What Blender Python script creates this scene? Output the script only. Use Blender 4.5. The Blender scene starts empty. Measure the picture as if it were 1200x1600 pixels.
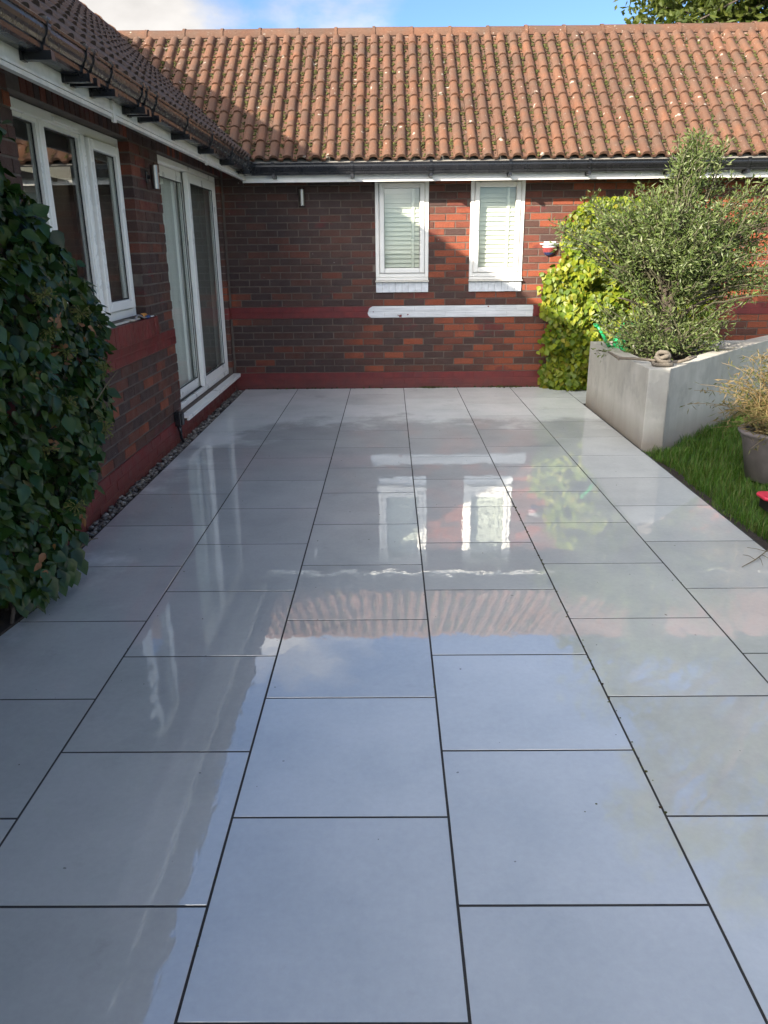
import bpy, math, random
from mathutils import Vector, Matrix, noise as mnoise
R = random.Random(11)
PI = math.pi
sc = bpy.context.scene
C = bpy.context.collection

# ------------------------------------------------------------------ camera
CAM_H = 1.48
pitch = math.atan(410/1200.); yaw = math.radians(0.556); roll = 0.0105
FW = Vector((-math.sin(yaw)*math.cos(pitch), math.cos(yaw)*math.cos(pitch), -math.sin(pitch)))
r0 = Vector((math.cos(yaw), math.sin(yaw), 0)); u0 = r0.cross(FW)
RT = r0*math.cos(roll) - u0*math.sin(roll); UP = u0*math.cos(roll) + r0*math.sin(roll)
cd = bpy.data.cameras.new('camera'); cam = bpy.data.objects.new('camera', cd); C.objects.link(cam)
cd.sensor_fit = 'VERTICAL'; cd.sensor_height = 36; cd.lens = 27.0
cd.clip_start = .05; cd.clip_end = 1500
M = Matrix.Identity(4)
for i in range(3):
    M[i][0] = RT[i]; M[i][1] = UP[i]; M[i][2] = -FW[i]
M[2][3] = CAM_H
cam.matrix_world = M
sc.camera = cam

# ------------------------------------------------------------------ sun + sky
SUNDIR = Vector((1.0, 1.0, -.628)).normalized()        # direction the light travels
sl = bpy.data.lights.new('sun', 'SUN'); sl.energy = 3.25; sl.angle = math.radians(.53); sl.color = (1, .90, .76)
so = bpy.data.objects.new('sun', sl); C.objects.link(so)
so.rotation_euler = (-SUNDIR).to_track_quat('Z', 'Y').to_euler(); so.location = (-8, -8, 9)
SKY_STRENGTH = .062
w = bpy.data.worlds.new('World'); sc.world = w; w.use_nodes = True
nt = w.node_tree; nt.nodes.clear()
def N(t, typ, **kw):
    n = t.nodes.new(typ)
    for k, v in kw.items():
        if k in n.inputs: n.inputs[k].default_value = v
        else: setattr(n, k, v)
    return n
sky = N(nt, 'ShaderNodeTexSky', sky_type='NISHITA', sun_disc=False)
sky.sun_elevation = math.radians(23.9)
sky.sun_rotation = math.atan2(-SUNDIR.x, -SUNDIR.y)
sky.air_density = .8; sky.dust_density = .05; sky.ozone_density = 4.5
tc = N(nt, 'ShaderNodeTexCoord')
mp = N(nt, 'ShaderNodeMapping'); mp.inputs['Scale'].default_value = (1, 1, 1.9); mp.inputs['Location'].default_value = (3.1, .6, .35)
nz = N(nt, 'ShaderNodeTexNoise', Scale=1.7, Detail=9.0, Roughness=.56, Distortion=.25)
sepx = N(nt, 'ShaderNodeSeparateXYZ')
sdot = N(nt, 'ShaderNodeVectorMath', operation='DOT_PRODUCT'); sdot.inputs[1].default_value = (-.75, -.62, 0)
bias = N(nt, 'ShaderNodeMath', operation='MULTIPLY_ADD'); bias.inputs[1].default_value = .11; bias.inputs[2].default_value = .075  # extra unseen cloud to the left and behind, added as fill light
ssun = N(nt, 'ShaderNodeVectorMath', operation='DOT_PRODUCT'); ssun.inputs[1].default_value = tuple(-SUNDIR)
fillc = N(nt, 'ShaderNodeMapRange', interpolation_type='SMOOTHSTEP'); fillc.inputs[1].default_value = -.4; fillc.inputs[2].default_value = 1; fillc.inputs[3].default_value = 1; fillc.inputs[4].default_value = 6.0  # clouds towards the sun, out of view, brightened to fill the shaded patio
def lobe(dirv, a, b_, amp):
    dn = N(nt, 'ShaderNodeVectorMath', operation='DOT_PRODUCT'); dn.inputs[1].default_value = tuple(Vector(dirv).normalized()); nt.links.new(tc.outputs['Generated'], dn.inputs[0])
    mr = N(nt, 'ShaderNodeMapRange', interpolation_type='SMOOTHSTEP'); mr.inputs[1].default_value = a; mr.inputs[2].default_value = b_; mr.inputs[3].default_value = 0; mr.inputs[4].default_value = amp
    nt.links.new(dn.outputs['Value'], mr.inputs[0]); return mr.outputs[0]
lb = N(nt, 'ShaderNodeMath', operation='ADD'); nt.links.new(lobe((-.21, .93, .27), .925, .983, .34), lb.inputs[0]); nt.links.new(lobe((.45, .80, .50), .55, .86, -.30), lb.inputs[1])
lb2 = N(nt, 'ShaderNodeMath', operation='ADD')
shm = N(nt, 'ShaderNodeMath', operation='MULTIPLY')
addb = N(nt, 'ShaderNodeMath', operation='ADD')
lowz = N(nt, 'ShaderNodeMapRange'); lowz.inputs[1].default_value = .22; lowz.inputs[2].default_value = .6; lowz.inputs[3].default_value = 0; lowz.inputs[4].default_value = -.02
addc = N(nt, 'ShaderNodeMath', operation='ADD')
rampc = N(nt, 'ShaderNodeMapRange', interpolation_type='SMOOTHSTEP'); rampc.inputs[1].default_value = .53; rampc.inputs[2].default_value = .66
nz2 = N(nt, 'ShaderNodeTexNoise', Scale=5.0, Detail=6.0)
shade = N(nt, 'ShaderNodeMapRange'); shade.inputs[1].default_value = .35; shade.inputs[2].default_value = .65; shade.inputs[3].default_value = 2.9; shade.inputs[4].default_value = 4.9
ccol = N(nt, 'ShaderNodeVectorMath', operation='SCALE'); ccol.inputs[0].default_value = (1.03, .99, .95)
mixc = N(nt, 'ShaderNodeMix', data_type='RGBA')
bg = N(nt, 'ShaderNodeBackground', Strength=SKY_STRENGTH); ow = N(nt, 'ShaderNodeOutputWorld')
L = nt.links.new
L(tc.outputs['Generated'], mp.inputs[0]); L(mp.outputs[0], nz.inputs['Vector']); L(mp.outputs[0], nz2.inputs['Vector'])
L(tc.outputs['Generated'], sepx.inputs[0]); L(tc.outputs['Generated'], sdot.inputs[0]); L(sdot.outputs['Value'], bias.inputs[0]); L(tc.outputs['Generated'], ssun.inputs[0]); L(ssun.outputs['Value'], fillc.inputs[0])
L(nz.outputs[0], addb.inputs[0]); L(bias.outputs[0], addb.inputs[1])
L(sepx.outputs[2], lowz.inputs[0]); L(addb.outputs[0], addc.inputs[0]); L(lowz.outputs[0], addc.inputs[1])
L(addc.outputs[0], lb2.inputs[0]); L(lb.outputs[0], lb2.inputs[1]); L(lb2.outputs[0], rampc.inputs[0]); L(nz2.outputs[0], shade.inputs[0]); L(shade.outputs[0], shm.inputs[0]); L(fillc.outputs[0], shm.inputs[1]); L(shm.outputs[0], ccol.inputs['Scale'])
L(rampc.outputs[0], mixc.inputs[0]); L(sky.outputs[0], mixc.inputs[6]); L(ccol.outputs[0], mixc.inputs[7])
L(mixc.outputs[2], bg.inputs[0]); L(bg.outputs[0], ow.inputs[0])
sc.view_settings.view_transform = 'Standard'; sc.view_settings.look = 'None'
sc.view_settings.exposure = 2.0; sc.view_settings.gamma = 1; sc.view_settings.use_curve_mapping = False
sc.cycles.max_bounces = 8; sc.cycles.transparent_max_bounces = 12

# ------------------------------------------------------------------ helpers
class MB:
    def __init__(s): s.v = []; s.f = []
    def add(s, vs, fs):
        o = len(s.v); s.v += [tuple(p) for p in vs]; s.f += [tuple(i+o for i in f) for f in fs]
    def box(s, x0, x1, y0, y1, z0, z1):
        s.add([(x0,y0,z0),(x1,y0,z0),(x1,y1,z0),(x0,y1,z0),(x0,y0,z1),(x1,y0,z1),(x1,y1,z1),(x0,y1,z1)],
              [(0,3,2,1),(4,5,6,7),(0,1,5,4),(1,2,6,5),(2,3,7,6),(3,0,4,7)])
        return s
    def prism(s, pts, z0, z1):
        n = len(pts)
        s.add([(p[0],p[1],z0) for p in pts] + [(p[0],p[1],z1) for p in pts],
              [tuple(range(n-1,-1,-1)), tuple(range(n,2*n))] + [(i,(i+1)%n,(i+1)%n+n,i+n) for i in range(n)])
        return s
    def tube(s, pts, rad, n=6, cap=True):
        pts = [Vector(p) for p in pts]; k = len(pts)
        if not hasattr(rad, '__len__'): rad = [rad]*k
        o = len(s.v); ref = None
        for i, p in enumerate(pts):
            t = (pts[min(i+1,k-1)] - pts[max(i-1,0)]).normalized()
            if ref is None: ref = Vector((0,0,1)) if abs(t.z) < .9 else Vector((1,0,0))
            a = t.cross(ref).normalized(); b = a.cross(t).normalized(); ref = b
            for j in range(n):
                q = 2*PI*j/n; s.v.append(tuple(p + (a*math.cos(q) + b*math.sin(q))*rad[i]))
        for i in range(k-1):
            for j in range(n):
                s.f.append((o+i*n+j, o+i*n+(j+1)%n, o+(i+1)*n+(j+1)%n, o+(i+1)*n+j))
        if cap:
            s.f.append(tuple(o+j for j in range(n-1,-1,-1))); s.f.append(tuple(o+(k-1)*n+j for j in range(n)))
        return s
    def lathe(s, prof, cx=0, cy=0, n=28):
        o = len(s.v)
        for r, z in prof:
            for j in range(n):
                q = 2*PI*j/n; s.v.append((cx+r*math.cos(q), cy+r*math.sin(q), z))
        for i in range(len(prof)-1):
            for j in range(n):
                s.f.append((o+i*n+j, o+i*n+(j+1)%n, o+(i+1)*n+(j+1)%n, o+(i+1)*n+j))
        return s
    def sweep(s, prof, path):                 # prof: points (outward, z); path: list of (origin, outward dir)
        o = len(s.v); n = len(prof)
        for p, d in path:
            for a, z in prof: s.v.append((p[0]+d[0]*a, p[1]+d[1]*a, p[2]+z))
        for i in range(len(path)-1):
            for j in range(n-1):
                s.f.append((o+i*n+j, o+i*n+j+1, o+(i+1)*n+j+1, o+(i+1)*n+j))
        return s
    def mesh(s, name, m=None, smooth=False):
        me = bpy.data.meshes.new(name); me.from_pydata(s.v, [], s.f)
        if m: me.materials.append(m)
        if smooth: me.polygons.foreach_set('use_smooth', [True]*len(me.polygons))
        me.update(); return me
    def build(s, name, m, parent=None, smooth=False, kind=None, label=None):
        return link(name, s.mesh(name, m, smooth), parent, kind, label)
def link(name, me, parent=None, kind=None, label=None):
    o = bpy.data.objects.new(name, me); C.objects.link(o)
    if parent: o.parent = parent
    if kind: o['kind'] = kind
    if label: o['label'] = label
    return o
def thing(name, label, cat, loc=(0,0,0), group=None):
    o = bpy.data.objects.new(name, None); C.objects.link(o); o.location = loc; o.empty_display_size = .1
    o['label'] = label; o['category'] = cat
    if group: o['group'] = group
    bpy.context.view_layer.update()
    return o
def tag(o, label, cat, group=None):
    o['label'] = label; o['category'] = cat
    if group: o['group'] = group
    return o
def bevel(o, w=.004, seg=2):
    b = o.modifiers.new('bevel', 'BEVEL'); b.width = w; b.segments = seg; b.limit_method = 'ANGLE'; return o
def lerp(a, b, t): return a+(b-a)*t

# ------------------------------------------------------------------ materials
def mat(name):
    m = bpy.data.materials.new(name); m.use_nodes = True
    t = m.node_tree; b = t.nodes['Principled BSDF']; return m, t, b
def noise_n(t, scale, detail=5, rough=.55, coord='pos', stretch=None):
    if coord == 'pos': g = N(t, 'ShaderNodeNewGeometry'); src = g.outputs['Position']
    else: g = N(t, 'ShaderNodeTexCoord'); src = g.outputs['Object']
    if stretch:
        mpn = N(t, 'ShaderNodeMapping'); mpn.inputs['Scale'].default_value = stretch; t.links.new(src, mpn.inputs[0]); src = mpn.outputs[0]
    n = N(t, 'ShaderNodeTexNoise', Scale=scale, Detail=detail, Roughness=rough); t.links.new(src, n.inputs['Vector']); return n
def ramp(t, src, stops, interp='LINEAR'):
    r = N(t, 'ShaderNodeValToRGB'); cr = r.color_ramp; cr.interpolation = interp
    while len(cr.elements) < len(stops): cr.elements.new(.5)
    for e, (p, c) in zip(cr.elements, stops): e.position = p; e.color = (*c, 1) if len(c) == 3 else c
    t.links.new(src, r.inputs[0]); return r
def mapr(t, src, a, b, c=0., d=1., smooth=False):
    m = N(t, 'ShaderNodeMapRange'); m.inputs[1].default_value = a; m.inputs[2].default_value = b; m.inputs[3].default_value = c; m.inputs[4].default_value = d
    if smooth: m.interpolation_type = 'SMOOTHSTEP'
    t.links.new(src, m.inputs[0]); return m
def mixn(t, f, a, b, mode='MIX'):
    m = N(t, 'ShaderNodeMix', data_type='RGBA'); m.blend_type = mode
    for inp, v in ((0, f), (6, a), (7, b)):
        if isinstance(v, (int, float)): m.inputs[inp].default_value = v
        elif isinstance(v, tuple): m.inputs[inp].default_value = (*v, 1)
        else: t.links.new(v, m.inputs[inp])
    return m.outputs[2]
def mathn(t, op, a, b=None, c=None):
    m = N(t, 'ShaderNodeMath', operation=op)
    for i, v in enumerate((a, b, c)):
        if v is None: continue
        if isinstance(v, (int, float)): m.inputs[i].default_value = v
        else: t.links.new(v, m.inputs[i])
    return m.outputs[0]
def bump(t, b, h, dist=.002, strength=1.0):
    n = N(t, 'ShaderNodeBump', Distance=dist, Strength=strength); t.links.new(h, n.inputs['Height']); t.links.new(n.outputs[0], b.inputs['Normal']); return n
def island(t):
    oi = N(t, 'ShaderNodeObjectInfo'); g = N(t, 'ShaderNodeNewGeometry')
    return mathn(t, 'FRACT', mathn(t, 'ADD', oi.outputs['Random'], g.outputs['Random Per Island']))
def simple(name, col, rough=.5, var=.12, scale=12, metal=0., bumpd=0., stretch=None, spec=None):
    m, t, b = mat(name)
    n = noise_n(t, scale, 6, .6, stretch=stretch)
    lo = tuple(c*(1-var) for c in col); hi = tuple(min(1, c*(1+var)) for c in col)
    r = ramp(t, n.outputs[0], [(.3, lo), (.7, hi)]); t.links.new(r.outputs[0], b.inputs['Base Color'])
    rr = mapr(t, n.outputs[0], .3, .7, max(0, rough-.06), min(1, rough+.08)); t.links.new(rr.outputs[0], b.inputs['Roughness'])
    b.inputs['Metallic'].default_value = metal
    if spec is not None: b.inputs['Specular IOR Level'].default_value = spec
    if bumpd: 
        n2 = noise_n(t, scale*6, 4, .6); bump(t, b, n2.outputs[0], bumpd)
    return m

def brick_mat(kind):
    m, t, b = mat('brick_'+kind)
    rnd = island(t)
    fine = noise_n(t, 55, 6, .7, stretch=(1, 1, 2.5)); big = noise_n(t, 1.1, 3, .5); mid = noise_n(t, 9, 4, .6)
    geo = N(t, 'ShaderNodeNewGeometry'); sp = N(t, 'ShaderNodeSeparateXYZ'); t.links.new(geo.outputs['Position'], sp.inputs[0])
    if kind == 'plain':
        # dark brown, purple brown, brown and orange-red bricks mixed; painted shade-to-sun drift across the wall
        rr = mathn(t, 'ADD', mathn(t, 'MULTIPLY', rnd, .90), mathn(t, 'MULTIPLY', mathn(t, 'SUBTRACT', big.outputs[0], .5), .9))
        xr = mapr(t, sp.outputs[0], -.4, 1.2, -.04, .50); rr = mathn(t, 'ADD', rr, xr.outputs[0])  # shaded left darker, sunlit right more orange, painted into the brick colour
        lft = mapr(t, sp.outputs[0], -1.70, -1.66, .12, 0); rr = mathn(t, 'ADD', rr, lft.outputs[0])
        base = ramp(t, rr, [(0, (.042,.021,.018)), (.3, (.050,.024,.019)), (.55, (.058,.025,.018)), (.75, (.082,.028,.017)), (.90, (.135,.033,.016)), (1, (.22,.050,.019))])
        col = mixn(t, .75, base.outputs[0], ramp(t, fine.outputs[0], [(.28, (.45,.45,.45)), (.5, (1,1,1)), (.75, (1.45,1.3,1.25))]).outputs[0], 'MULTIPLY')
        wash = mapr(t, noise_n(t, 2.6, 4, .6, stretch=(1,1,2.2)).outputs[0], .60, .66, 0, .7)
        col = mixn(t, wash.outputs[0], col, (.10,.014,.014))
        fl = mapr(t, noise_n(t, 26, 3, .5).outputs[0], .74, .78, 0, .6); col = mixn(t, fl.outputs[0], col, (.36,.33,.31))
        rough = mapr(t, mid.outputs[0], .3, .7, .55, .85)
    else:
        col = mixn(t, mapr(t, mid.outputs[0], .35, .65).outputs[0], (.095,.007,.008), (.17,.016,.014))
        col = mixn(t, mapr(t, rnd, 0, 1, 0, .25).outputs[0], col, (.17,.035,.028))
        low = mapr(t, mathn(t, 'ADD', sp.outputs[2], mathn(t, 'MULTIPLY', fine.outputs[0], .1)), .06, .2, .55, 0)
        col = mixn(t, low.outputs[0], col, (.12,.045,.035))
        # the patch of white trial paint on the back wall's raised courses
        nn = noise_n(t, 14, 4, .6); d = mathn(t, 'MULTIPLY', mathn(t, 'SUBTRACT', nn.outputs[0], .5), .06)
        zc = mathn(t, 'ABSOLUTE', mathn(t, 'SUBTRACT', sp.outputs[2], .829))
        xin = mathn(t, 'SUBTRACT', mathn(t, 'ADD', sp.outputs[0], d), -.235)          # distance from left tip
        half = mapr(t, mathn(t, 'POWER', mathn(t, 'MAXIMUM', xin, 0.), .5), 0, .26, .016, .074)
        edge = mathn(t, 'SUBTRACT', half.outputs[0], mathn(t, 'ADD', zc, mathn(t, 'MULTIPLY', d, .5)))
        m1 = mapr(t, edge, -.002, .003); m2 = mapr(t, xin, -.004, .002)
        m3 = mapr(t, mathn(t, 'ADD', sp.outputs[0], mathn(t, 'MULTIPLY', d, .4)), 1.562, 1.568, 1, 0); m4 = mapr(t, sp.outputs[1], 8.0, 8.1)
        mk = mathn(t, 'MULTIPLY', mathn(t, 'MULTIPLY', m1.outputs[0], m2.outputs[0]), mathn(t, 'MULTIPLY', m3.outputs[0], m4.outputs[0]))
        chip = mapr(t, noise_n(t, 17, 2, .5).outputs[0], .69, .71, 1, .0); mk = mathn(t, 'MULTIPLY', mk, chip.outputs[0])
        st = ramp(t, noise_n(t, 8, 5, .6, stretch=(.5,1,6)).outputs[0], [(.3, (.48,.49,.50)), (.6, (.66,.67,.68))])
        col = mixn(t, mk, col, st.outputs[0])
        rough = mapr(t, mid.outputs[0], .3, .7, .38, .6)
    t.links.new(col, b.inputs['Base Color']); t.links.new(rough.outputs[0], b.inputs['Roughness'])
    bump(t, b, fine.outputs[0], .004 if kind == 'plain' else .0015, .9)
    return m
MBRICK = brick_mat('plain'); MRED = brick_mat('red')
MMORTAR = simple('mortar', (.12,.095,.078), .9, .3, 14, bumpd=.003)
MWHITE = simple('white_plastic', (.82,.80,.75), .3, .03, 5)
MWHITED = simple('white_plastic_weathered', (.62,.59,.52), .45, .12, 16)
MWPAINT = simple('white_painted_masonry', (.66,.68,.70), .6, .14, 22, bumpd=.002)
MBLACK = simple('black_plastic', (.012,.012,.014), .26, .2, 8)
MRUB = simple('rubber_seal', (.012,.012,.012), .6, .2, 8)
MSTEEL = simple('brushed_steel', (.30,.29,.27), .34, .05, 60, metal=1., stretch=(1,1,.1))
MDARK = simple('interior_plaster', (.22,.21,.19), .9, .05, 4)
MCURT = simple('curtain_fabric', (.80,.80,.72), .85, .05, 4)
MBLIND = simple('cream_blind', (.70,.70,.60), .5, .03, 6)
MSOIL = simple('soil', (.030,.021,.015), .95, .5, 30, bumpd=.01)
MDRY = simple('dead_wood', (.17,.14,.105), .8, .25, 30, bumpd=.004, stretch=(1,1,.6))
MROPE = simple('weathered_rope', (.14,.12,.095), .85, .25, 60, bumpd=.004)
MBARK = simple('bark', (.085,.066,.050), .9, .4, 25, bumpd=.01, stretch=(1,1,.35))
MSTEM = simple('stem', (.11,.085,.045), .8, .3, 30)

m, t, b = mat('window_glass')
t.nodes.remove(b); lw = N(t, 'ShaderNodeFresnel', IOR=1.55); tr = N(t, 'ShaderNodeBsdfTransparent'); tr.inputs[0].default_value = (.93,.95,.94,1)
gl = N(t, 'ShaderNodeBsdfGlossy', Roughness=.0); gl.inputs[0].default_value = (.95,.97,.97,1); mx = N(t, 'ShaderNodeMixShader')
gg = N(t, 'ShaderNodeNewGeometry'); frn = mathn(t, 'SUBTRACT', 1.0, gg.outputs['Backfacing'])
fr = mathn(t, 'MULTIPLY', mathn(t, 'MULTIPLY', lw.outputs[0], 1.5), frn); fr = mathn(t, 'MINIMUM', fr, 1.0)
nb = noise_n(t, 1.6, 2, .5); bp = N(t, 'ShaderNodeBump', Distance=.004, Strength=.25); t.links.new(nb.outputs[0], bp.inputs['Height']); t.links.new(bp.outputs[0], gl.inputs['Normal'])
t.links.new(fr, mx.inputs[0]); t.links.new(tr.outputs[0], mx.inputs[1]); t.links.new(gl.outputs[0], mx.inputs[2])
t.links.new(mx.outputs[0], t.nodes['Material Output'].inputs[0]); MGLASS = m

def tile_mat(old=False):  # old: the left roof's variant, with shade put into the tile colour
    m, t, b = mat('shade_darkened_roof_tile' if old else 'terracotta_roof_tile')
    rnd = island(t)
    base = ramp(t, rnd, [(0, (.095,.042,.023)), (.35, (.135,.058,.030)), (.7, (.158,.068,.034)), (1, (.105,.046,.025))])
    fine = noise_n(t, 40, 6, .7)
    col = mixn(t, .8, base.outputs[0], ramp(t, fine.outputs[0], [(.3, (.62,.6,.6)), (.55, (1,1,1)), (.75, (1.25,1.2,1.15))]).outputs[0], 'MULTIPLY')
    grime = mapr(t, noise_n(t, 5, 6, .7).outputs[0], .36, .66, 0, .8); col = mixn(t, grime.outputs[0], col, (.080,.050,.034))
    lich = mapr(t, noise_n(t, 13, 2, .5).outputs[0], .70, .735, 0, .75); col = mixn(t, lich.outputs[0], col, (.40,.36,.30))
    l2 = mapr(t, noise_n(t, 75, 2, .5).outputs[0], .70, .74, 0, .6); col = mixn(t, l2.outputs[0], col, (.40,.36,.30))
    if old: col = mixn(t, .72, col, (.034,.025,.022))  # painted shade: even dark mix over the left roof's tiles
    t.links.new(col, b.inputs['Base Color']); b.inputs['Roughness'].default_value = .85
    bump(t, b, fine.outputs[0], .006); return m
MTILE = tile_mat(); MTILESHADE = tile_mat(True)

def paving_mat():
    m, t, b = mat('porcelain_paving')
    oi = N(t, 'ShaderNodeObjectInfo')
    n1 = noise_n(t, 2.2, 6, .6); n2 = noise_n(t, 45, 5, .7)
    col = ramp(t, n1.outputs[0], [(.3, (.60,.63,.615)), (.5, (.68,.705,.685)), (.7, (.74,.76,.74))]).outputs[0]
    col = mixn(t, .5, col, ramp(t, n2.outputs[0], [(.3, (.9,.9,.9)), (.7, (1.06,1.06,1.06))]).outputs[0], 'MULTIPLY')
    tint = mapr(t, oi.outputs['Random'], 0, 1, .90, 1.04); vm = N(t, 'ShaderNodeVectorMath', operation='SCALE')
    t.links.new(col, vm.inputs[0]); t.links.new(tint.outputs[0], vm.inputs['Scale']); col = vm.outputs[0]
    st = mapr(t, noise_n(t, 6.5, 6, .65).outputs[0], .63, .75, 0, .30); col = mixn(t, st.outputs[0], col, (.44,.44,.42))
    spk = mapr(t, noise_n(t, 34, 1, .5).outputs[0],   .80, .81, 0, .6); col = mixn(t, spk.outputs[0], col, (.07,.06,.05))
    geo = N(t, 'ShaderNodeNewGeometry'); sp = N(t, 'ShaderNodeSeparateXYZ'); t.links.new(geo.outputs['Position'], sp.inputs[0])
    # wet film: soaked in the middle, drying towards the back wall, the left house wall and the near left corner
    nw = noise_n(t, 1.5, 8, .62)
    yy = mapr(t, sp.outputs[1], 5.7, 7.4, .22, -.34); xx = mapr(t, sp.outputs[0], -1.5, -.7, -.16, .16)
    wsum = mathn(t, 'ADD', mathn(t, 'ADD', nw.outputs[0], yy.outputs[0]), xx.outputs[0])
    wet = mapr(t, wsum, .40, .60, 0, 1, True)
    rough = mapr(t, wet.outputs[0], 0, 1, .22, .012)
    dk = mapr(t, wet.outputs[0], 0, 1, 1.0, .74); vm2 = N(t, 'ShaderNodeVectorMath', operation='SCALE')
    t.links.new(col, vm2.inputs[0]); t.links.new(dk.outputs[0], vm2.inputs['Scale'])
    t.links.new(vm2.outputs[0], b.inputs['Base Color']); t.links.new(rough.outputs[0], b.inputs['Roughness'])
    iorw = mapr(t, wet.outputs[0], 0, 1, 1.55, 2.95); t.links.new(iorw.outputs[0], b.inputs['IOR'])
    r1 = noise_n(t, 9, 3, .5, stretch=(1, .55, 1)); r2 = noise_n(t, 60, 3, .6, stretch=(1, .5, 1)); pud = mapr(t, noise_n(t, 3.3, 4, .6).outputs[0], .42, .62, .15, 1)
    hh = mathn(t, 'ADD', mathn(t, 'MULTIPLY', r1.outputs[0], 1.0), mathn(t, 'MULTIPLY', mathn(t, 'MULTIPLY', r2.outputs[0], .075), pud.outputs[0]))
    bump(t, b, hh, .0008, 1.0)
    return m
MPAVE = paving_mat()

def leaf_mat(name, cols, trans=.35, rough=.4):
    m, t, b = mat(name); b.inputs['Specular IOR Level'].default_value = .3
    rnd = island(t)
    st = [(i/(len(cols)-1), c) for i, c in enumerate(cols)]
    c0 = ramp(t, rnd, st).outputs[0]
    c1 = mixn(t, .5, c0, ramp(t, noise_n(t, 40, 3, .6).outputs[0], [(.3, (.75,.75,.75)), (.7, (1.2,1.2,1.2))]).outputs[0], 'MULTIPLY')
    t.links.new(c1, b.inputs['Base Color']); b.inputs['Roughness'].default_value = rough
    tl = N(t, 'ShaderNodeBsdfTranslucent'); hs = N(t, 'ShaderNodeVectorMath', operation='MULTIPLY'); hs.inputs[1].default_value = (1.5,1.6,.6)
    t.links.new(c1, hs.inputs[0]); t.links.new(hs.outputs[0], tl.inputs[0])
    ms = N(t, 'ShaderNodeMixShader', Fac=trans); t.links.new(b.outputs[0], ms.inputs[1]); t.links.new(tl.outputs[0], ms.inputs[2])
    t.links.new(ms.outputs[0], t.nodes['Material Output'].inputs[0]); return m
MLEAFD = leaf_mat('dark_hydrangea_leaf', [(.010,.028,.008), (.015,.044,.010), (.024,.056,.011), (.045,.070,.012), (.013,.032,.009)], .15, .30)
MLEAFL = leaf_mat('lime_hydrangea_leaf', [(.06,.11,.012), (.13,.19,.016), (.20,.25,.020), (.28,.30,.024), (.09,.15,.016), (.28,.25,.03)], .34, .42)
MOLIVE = leaf_mat('olive_leaf', [(.045,.068,.020), (.085,.125,.036), (.22,.25,.12), (.07,.105,.026), (.15,.20,.055)], .3, .38)
MTREE = leaf_mat('tree_leaf', [(.045,.065,.015), (.07,.09,.018), (.10,.115,.022), (.055,.08,.018)], .4, .5)
MBAMB = leaf_mat('dry_bamboo_leaf', [(.15,.10,.04), (.21,.15,.065), (.06,.08,.018), (.10,.10,.028), (.26,.19,.10), (.07,.09,.02)], .3, .6)
MGRASS = leaf_mat('grass_blade', [(.040,.10,.012), (.06,.14,.016), (.095,.19,.022), (.05,.115,.012), (.15,.16,.05), (.07,.16,.018)], .3, .5)
MMOSS = leaf_mat('moss', [(.03,.036,.010), (.055,.062,.014), (.09,.09,.025), (.035,.026,.015), (.06,.042,.022)], .0, .95)
MBROWNLEAF = leaf_mat('withered_leaf', [(.22,.10,.05), (.30,.15,.08), (.17,.08,.04)], .3, .6)
MFLOWER = leaf_mat('seed_head', [(.10,.13,.03), (.15,.16,.04), (.13,.10,.04)], .2, .7)

# ------------------------------------------------------------------ projection used only to pick which pieces show largest
def px(p):
    d = Vector(p) - Vector((0, 0, CAM_H)); z = d.dot(FW)
    if z < .05: return None
    return 600 + 1200*d.dot(RT)/z, 800 - 1200*d.dot(UP)/z
def area(pts):
    q = [px(p) for p in pts]
    if any(a is None for a in q): return 0
    if all(a[0] < -5 or a[0] > 1205 or a[1] < -5 or a[1] > 1605 for a in q): return 0
    return abs(sum(q[i][0]*q[(i+1)%len(q)][1]-q[(i+1)%len(q)][0]*q[i][1] for i in range(len(q))))/2

# ================================================================== THE GROUND
gm, gt, gb = mat('lawn_ground')
gn = noise_n(gt, 9, 6, .7); r_ = ramp(gt, gn.outputs[0], [(.3, (.03,.028,.015)), (.5, (.035,.06,.015)), (.7, (.045,.10,.02))]); gt.links.new(r_.outputs[0], gb.inputs['Base Color']); gb.inputs['Roughness'].default_value = .95
g = MB()
n = 40
g.add([(-400,-400,-.06),(400,-400,-.06),(400,400,-.06),(-400,400,-.06)], [(0,1,2,3)])
g.build('ground', gm, kind='structure')
# patio: dark joint bed with porcelain tiles
MJOINT = simple('dark_grout', (.022,.021,.021), .8, .3, 40, bumpd=.002)
XR = 1.925
pb = MB().prism([(-1.64,-2.5),(XR+.0,-2.5),(XR+.01,5.79),(1.935,7.64),(3.0,7.64),(3.0,8.66),(-1.64,8.66)], -.05, -.0010)
patio = pb.build('patio', MJOINT, kind='structure')
tile_cache = {}
def paving(x0, x1, y0, y1):
    j = .0034
    x0 += j; x1 -= j; y0 += j+.0006; y1 -= j+.0006
    if x1-x0 < .03 or y1-y0 < .03: return
    key = (round(x1-x0, 3), round(y1-y0, 3))
    if key not in tile_cache:
        a, c = key[0]/2, key[1]/2; mb = MB(); e = .0004
        mb.add([(-a,-c,-.02),(a,-c,-.02),(a,c,-.02),(-a,c,-.02),(-a,-c,-e),(a,-c,-e),(a,c,-e),(-a,c,-e),(-a+e,-c+e,0),(a-e,-c+e,0),(a-e,c-e,0),(-a+e,c-e,0)],
               [(0,1,5,4),(1,2,6,5),(2,3,7,6),(3,0,4,7),(4,5,9,8),(5,6,10,9),(6,7,11,10),(7,4,8,11),(8,9,10,11)])
        tile_cache[key] = mb.mesh('paving_tile', MPAVE)
    o = link('paving_tile', tile_cache[key], patio)
    o.location = ((x0+x1)/2, (y0+y1)/2, R.uniform(-.0002, .0002))
    o.rotation_euler = (R.uniform(-.0008, .0008), R.uniform(-.0008, .0008), R.gauss(0, .0004))
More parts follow.
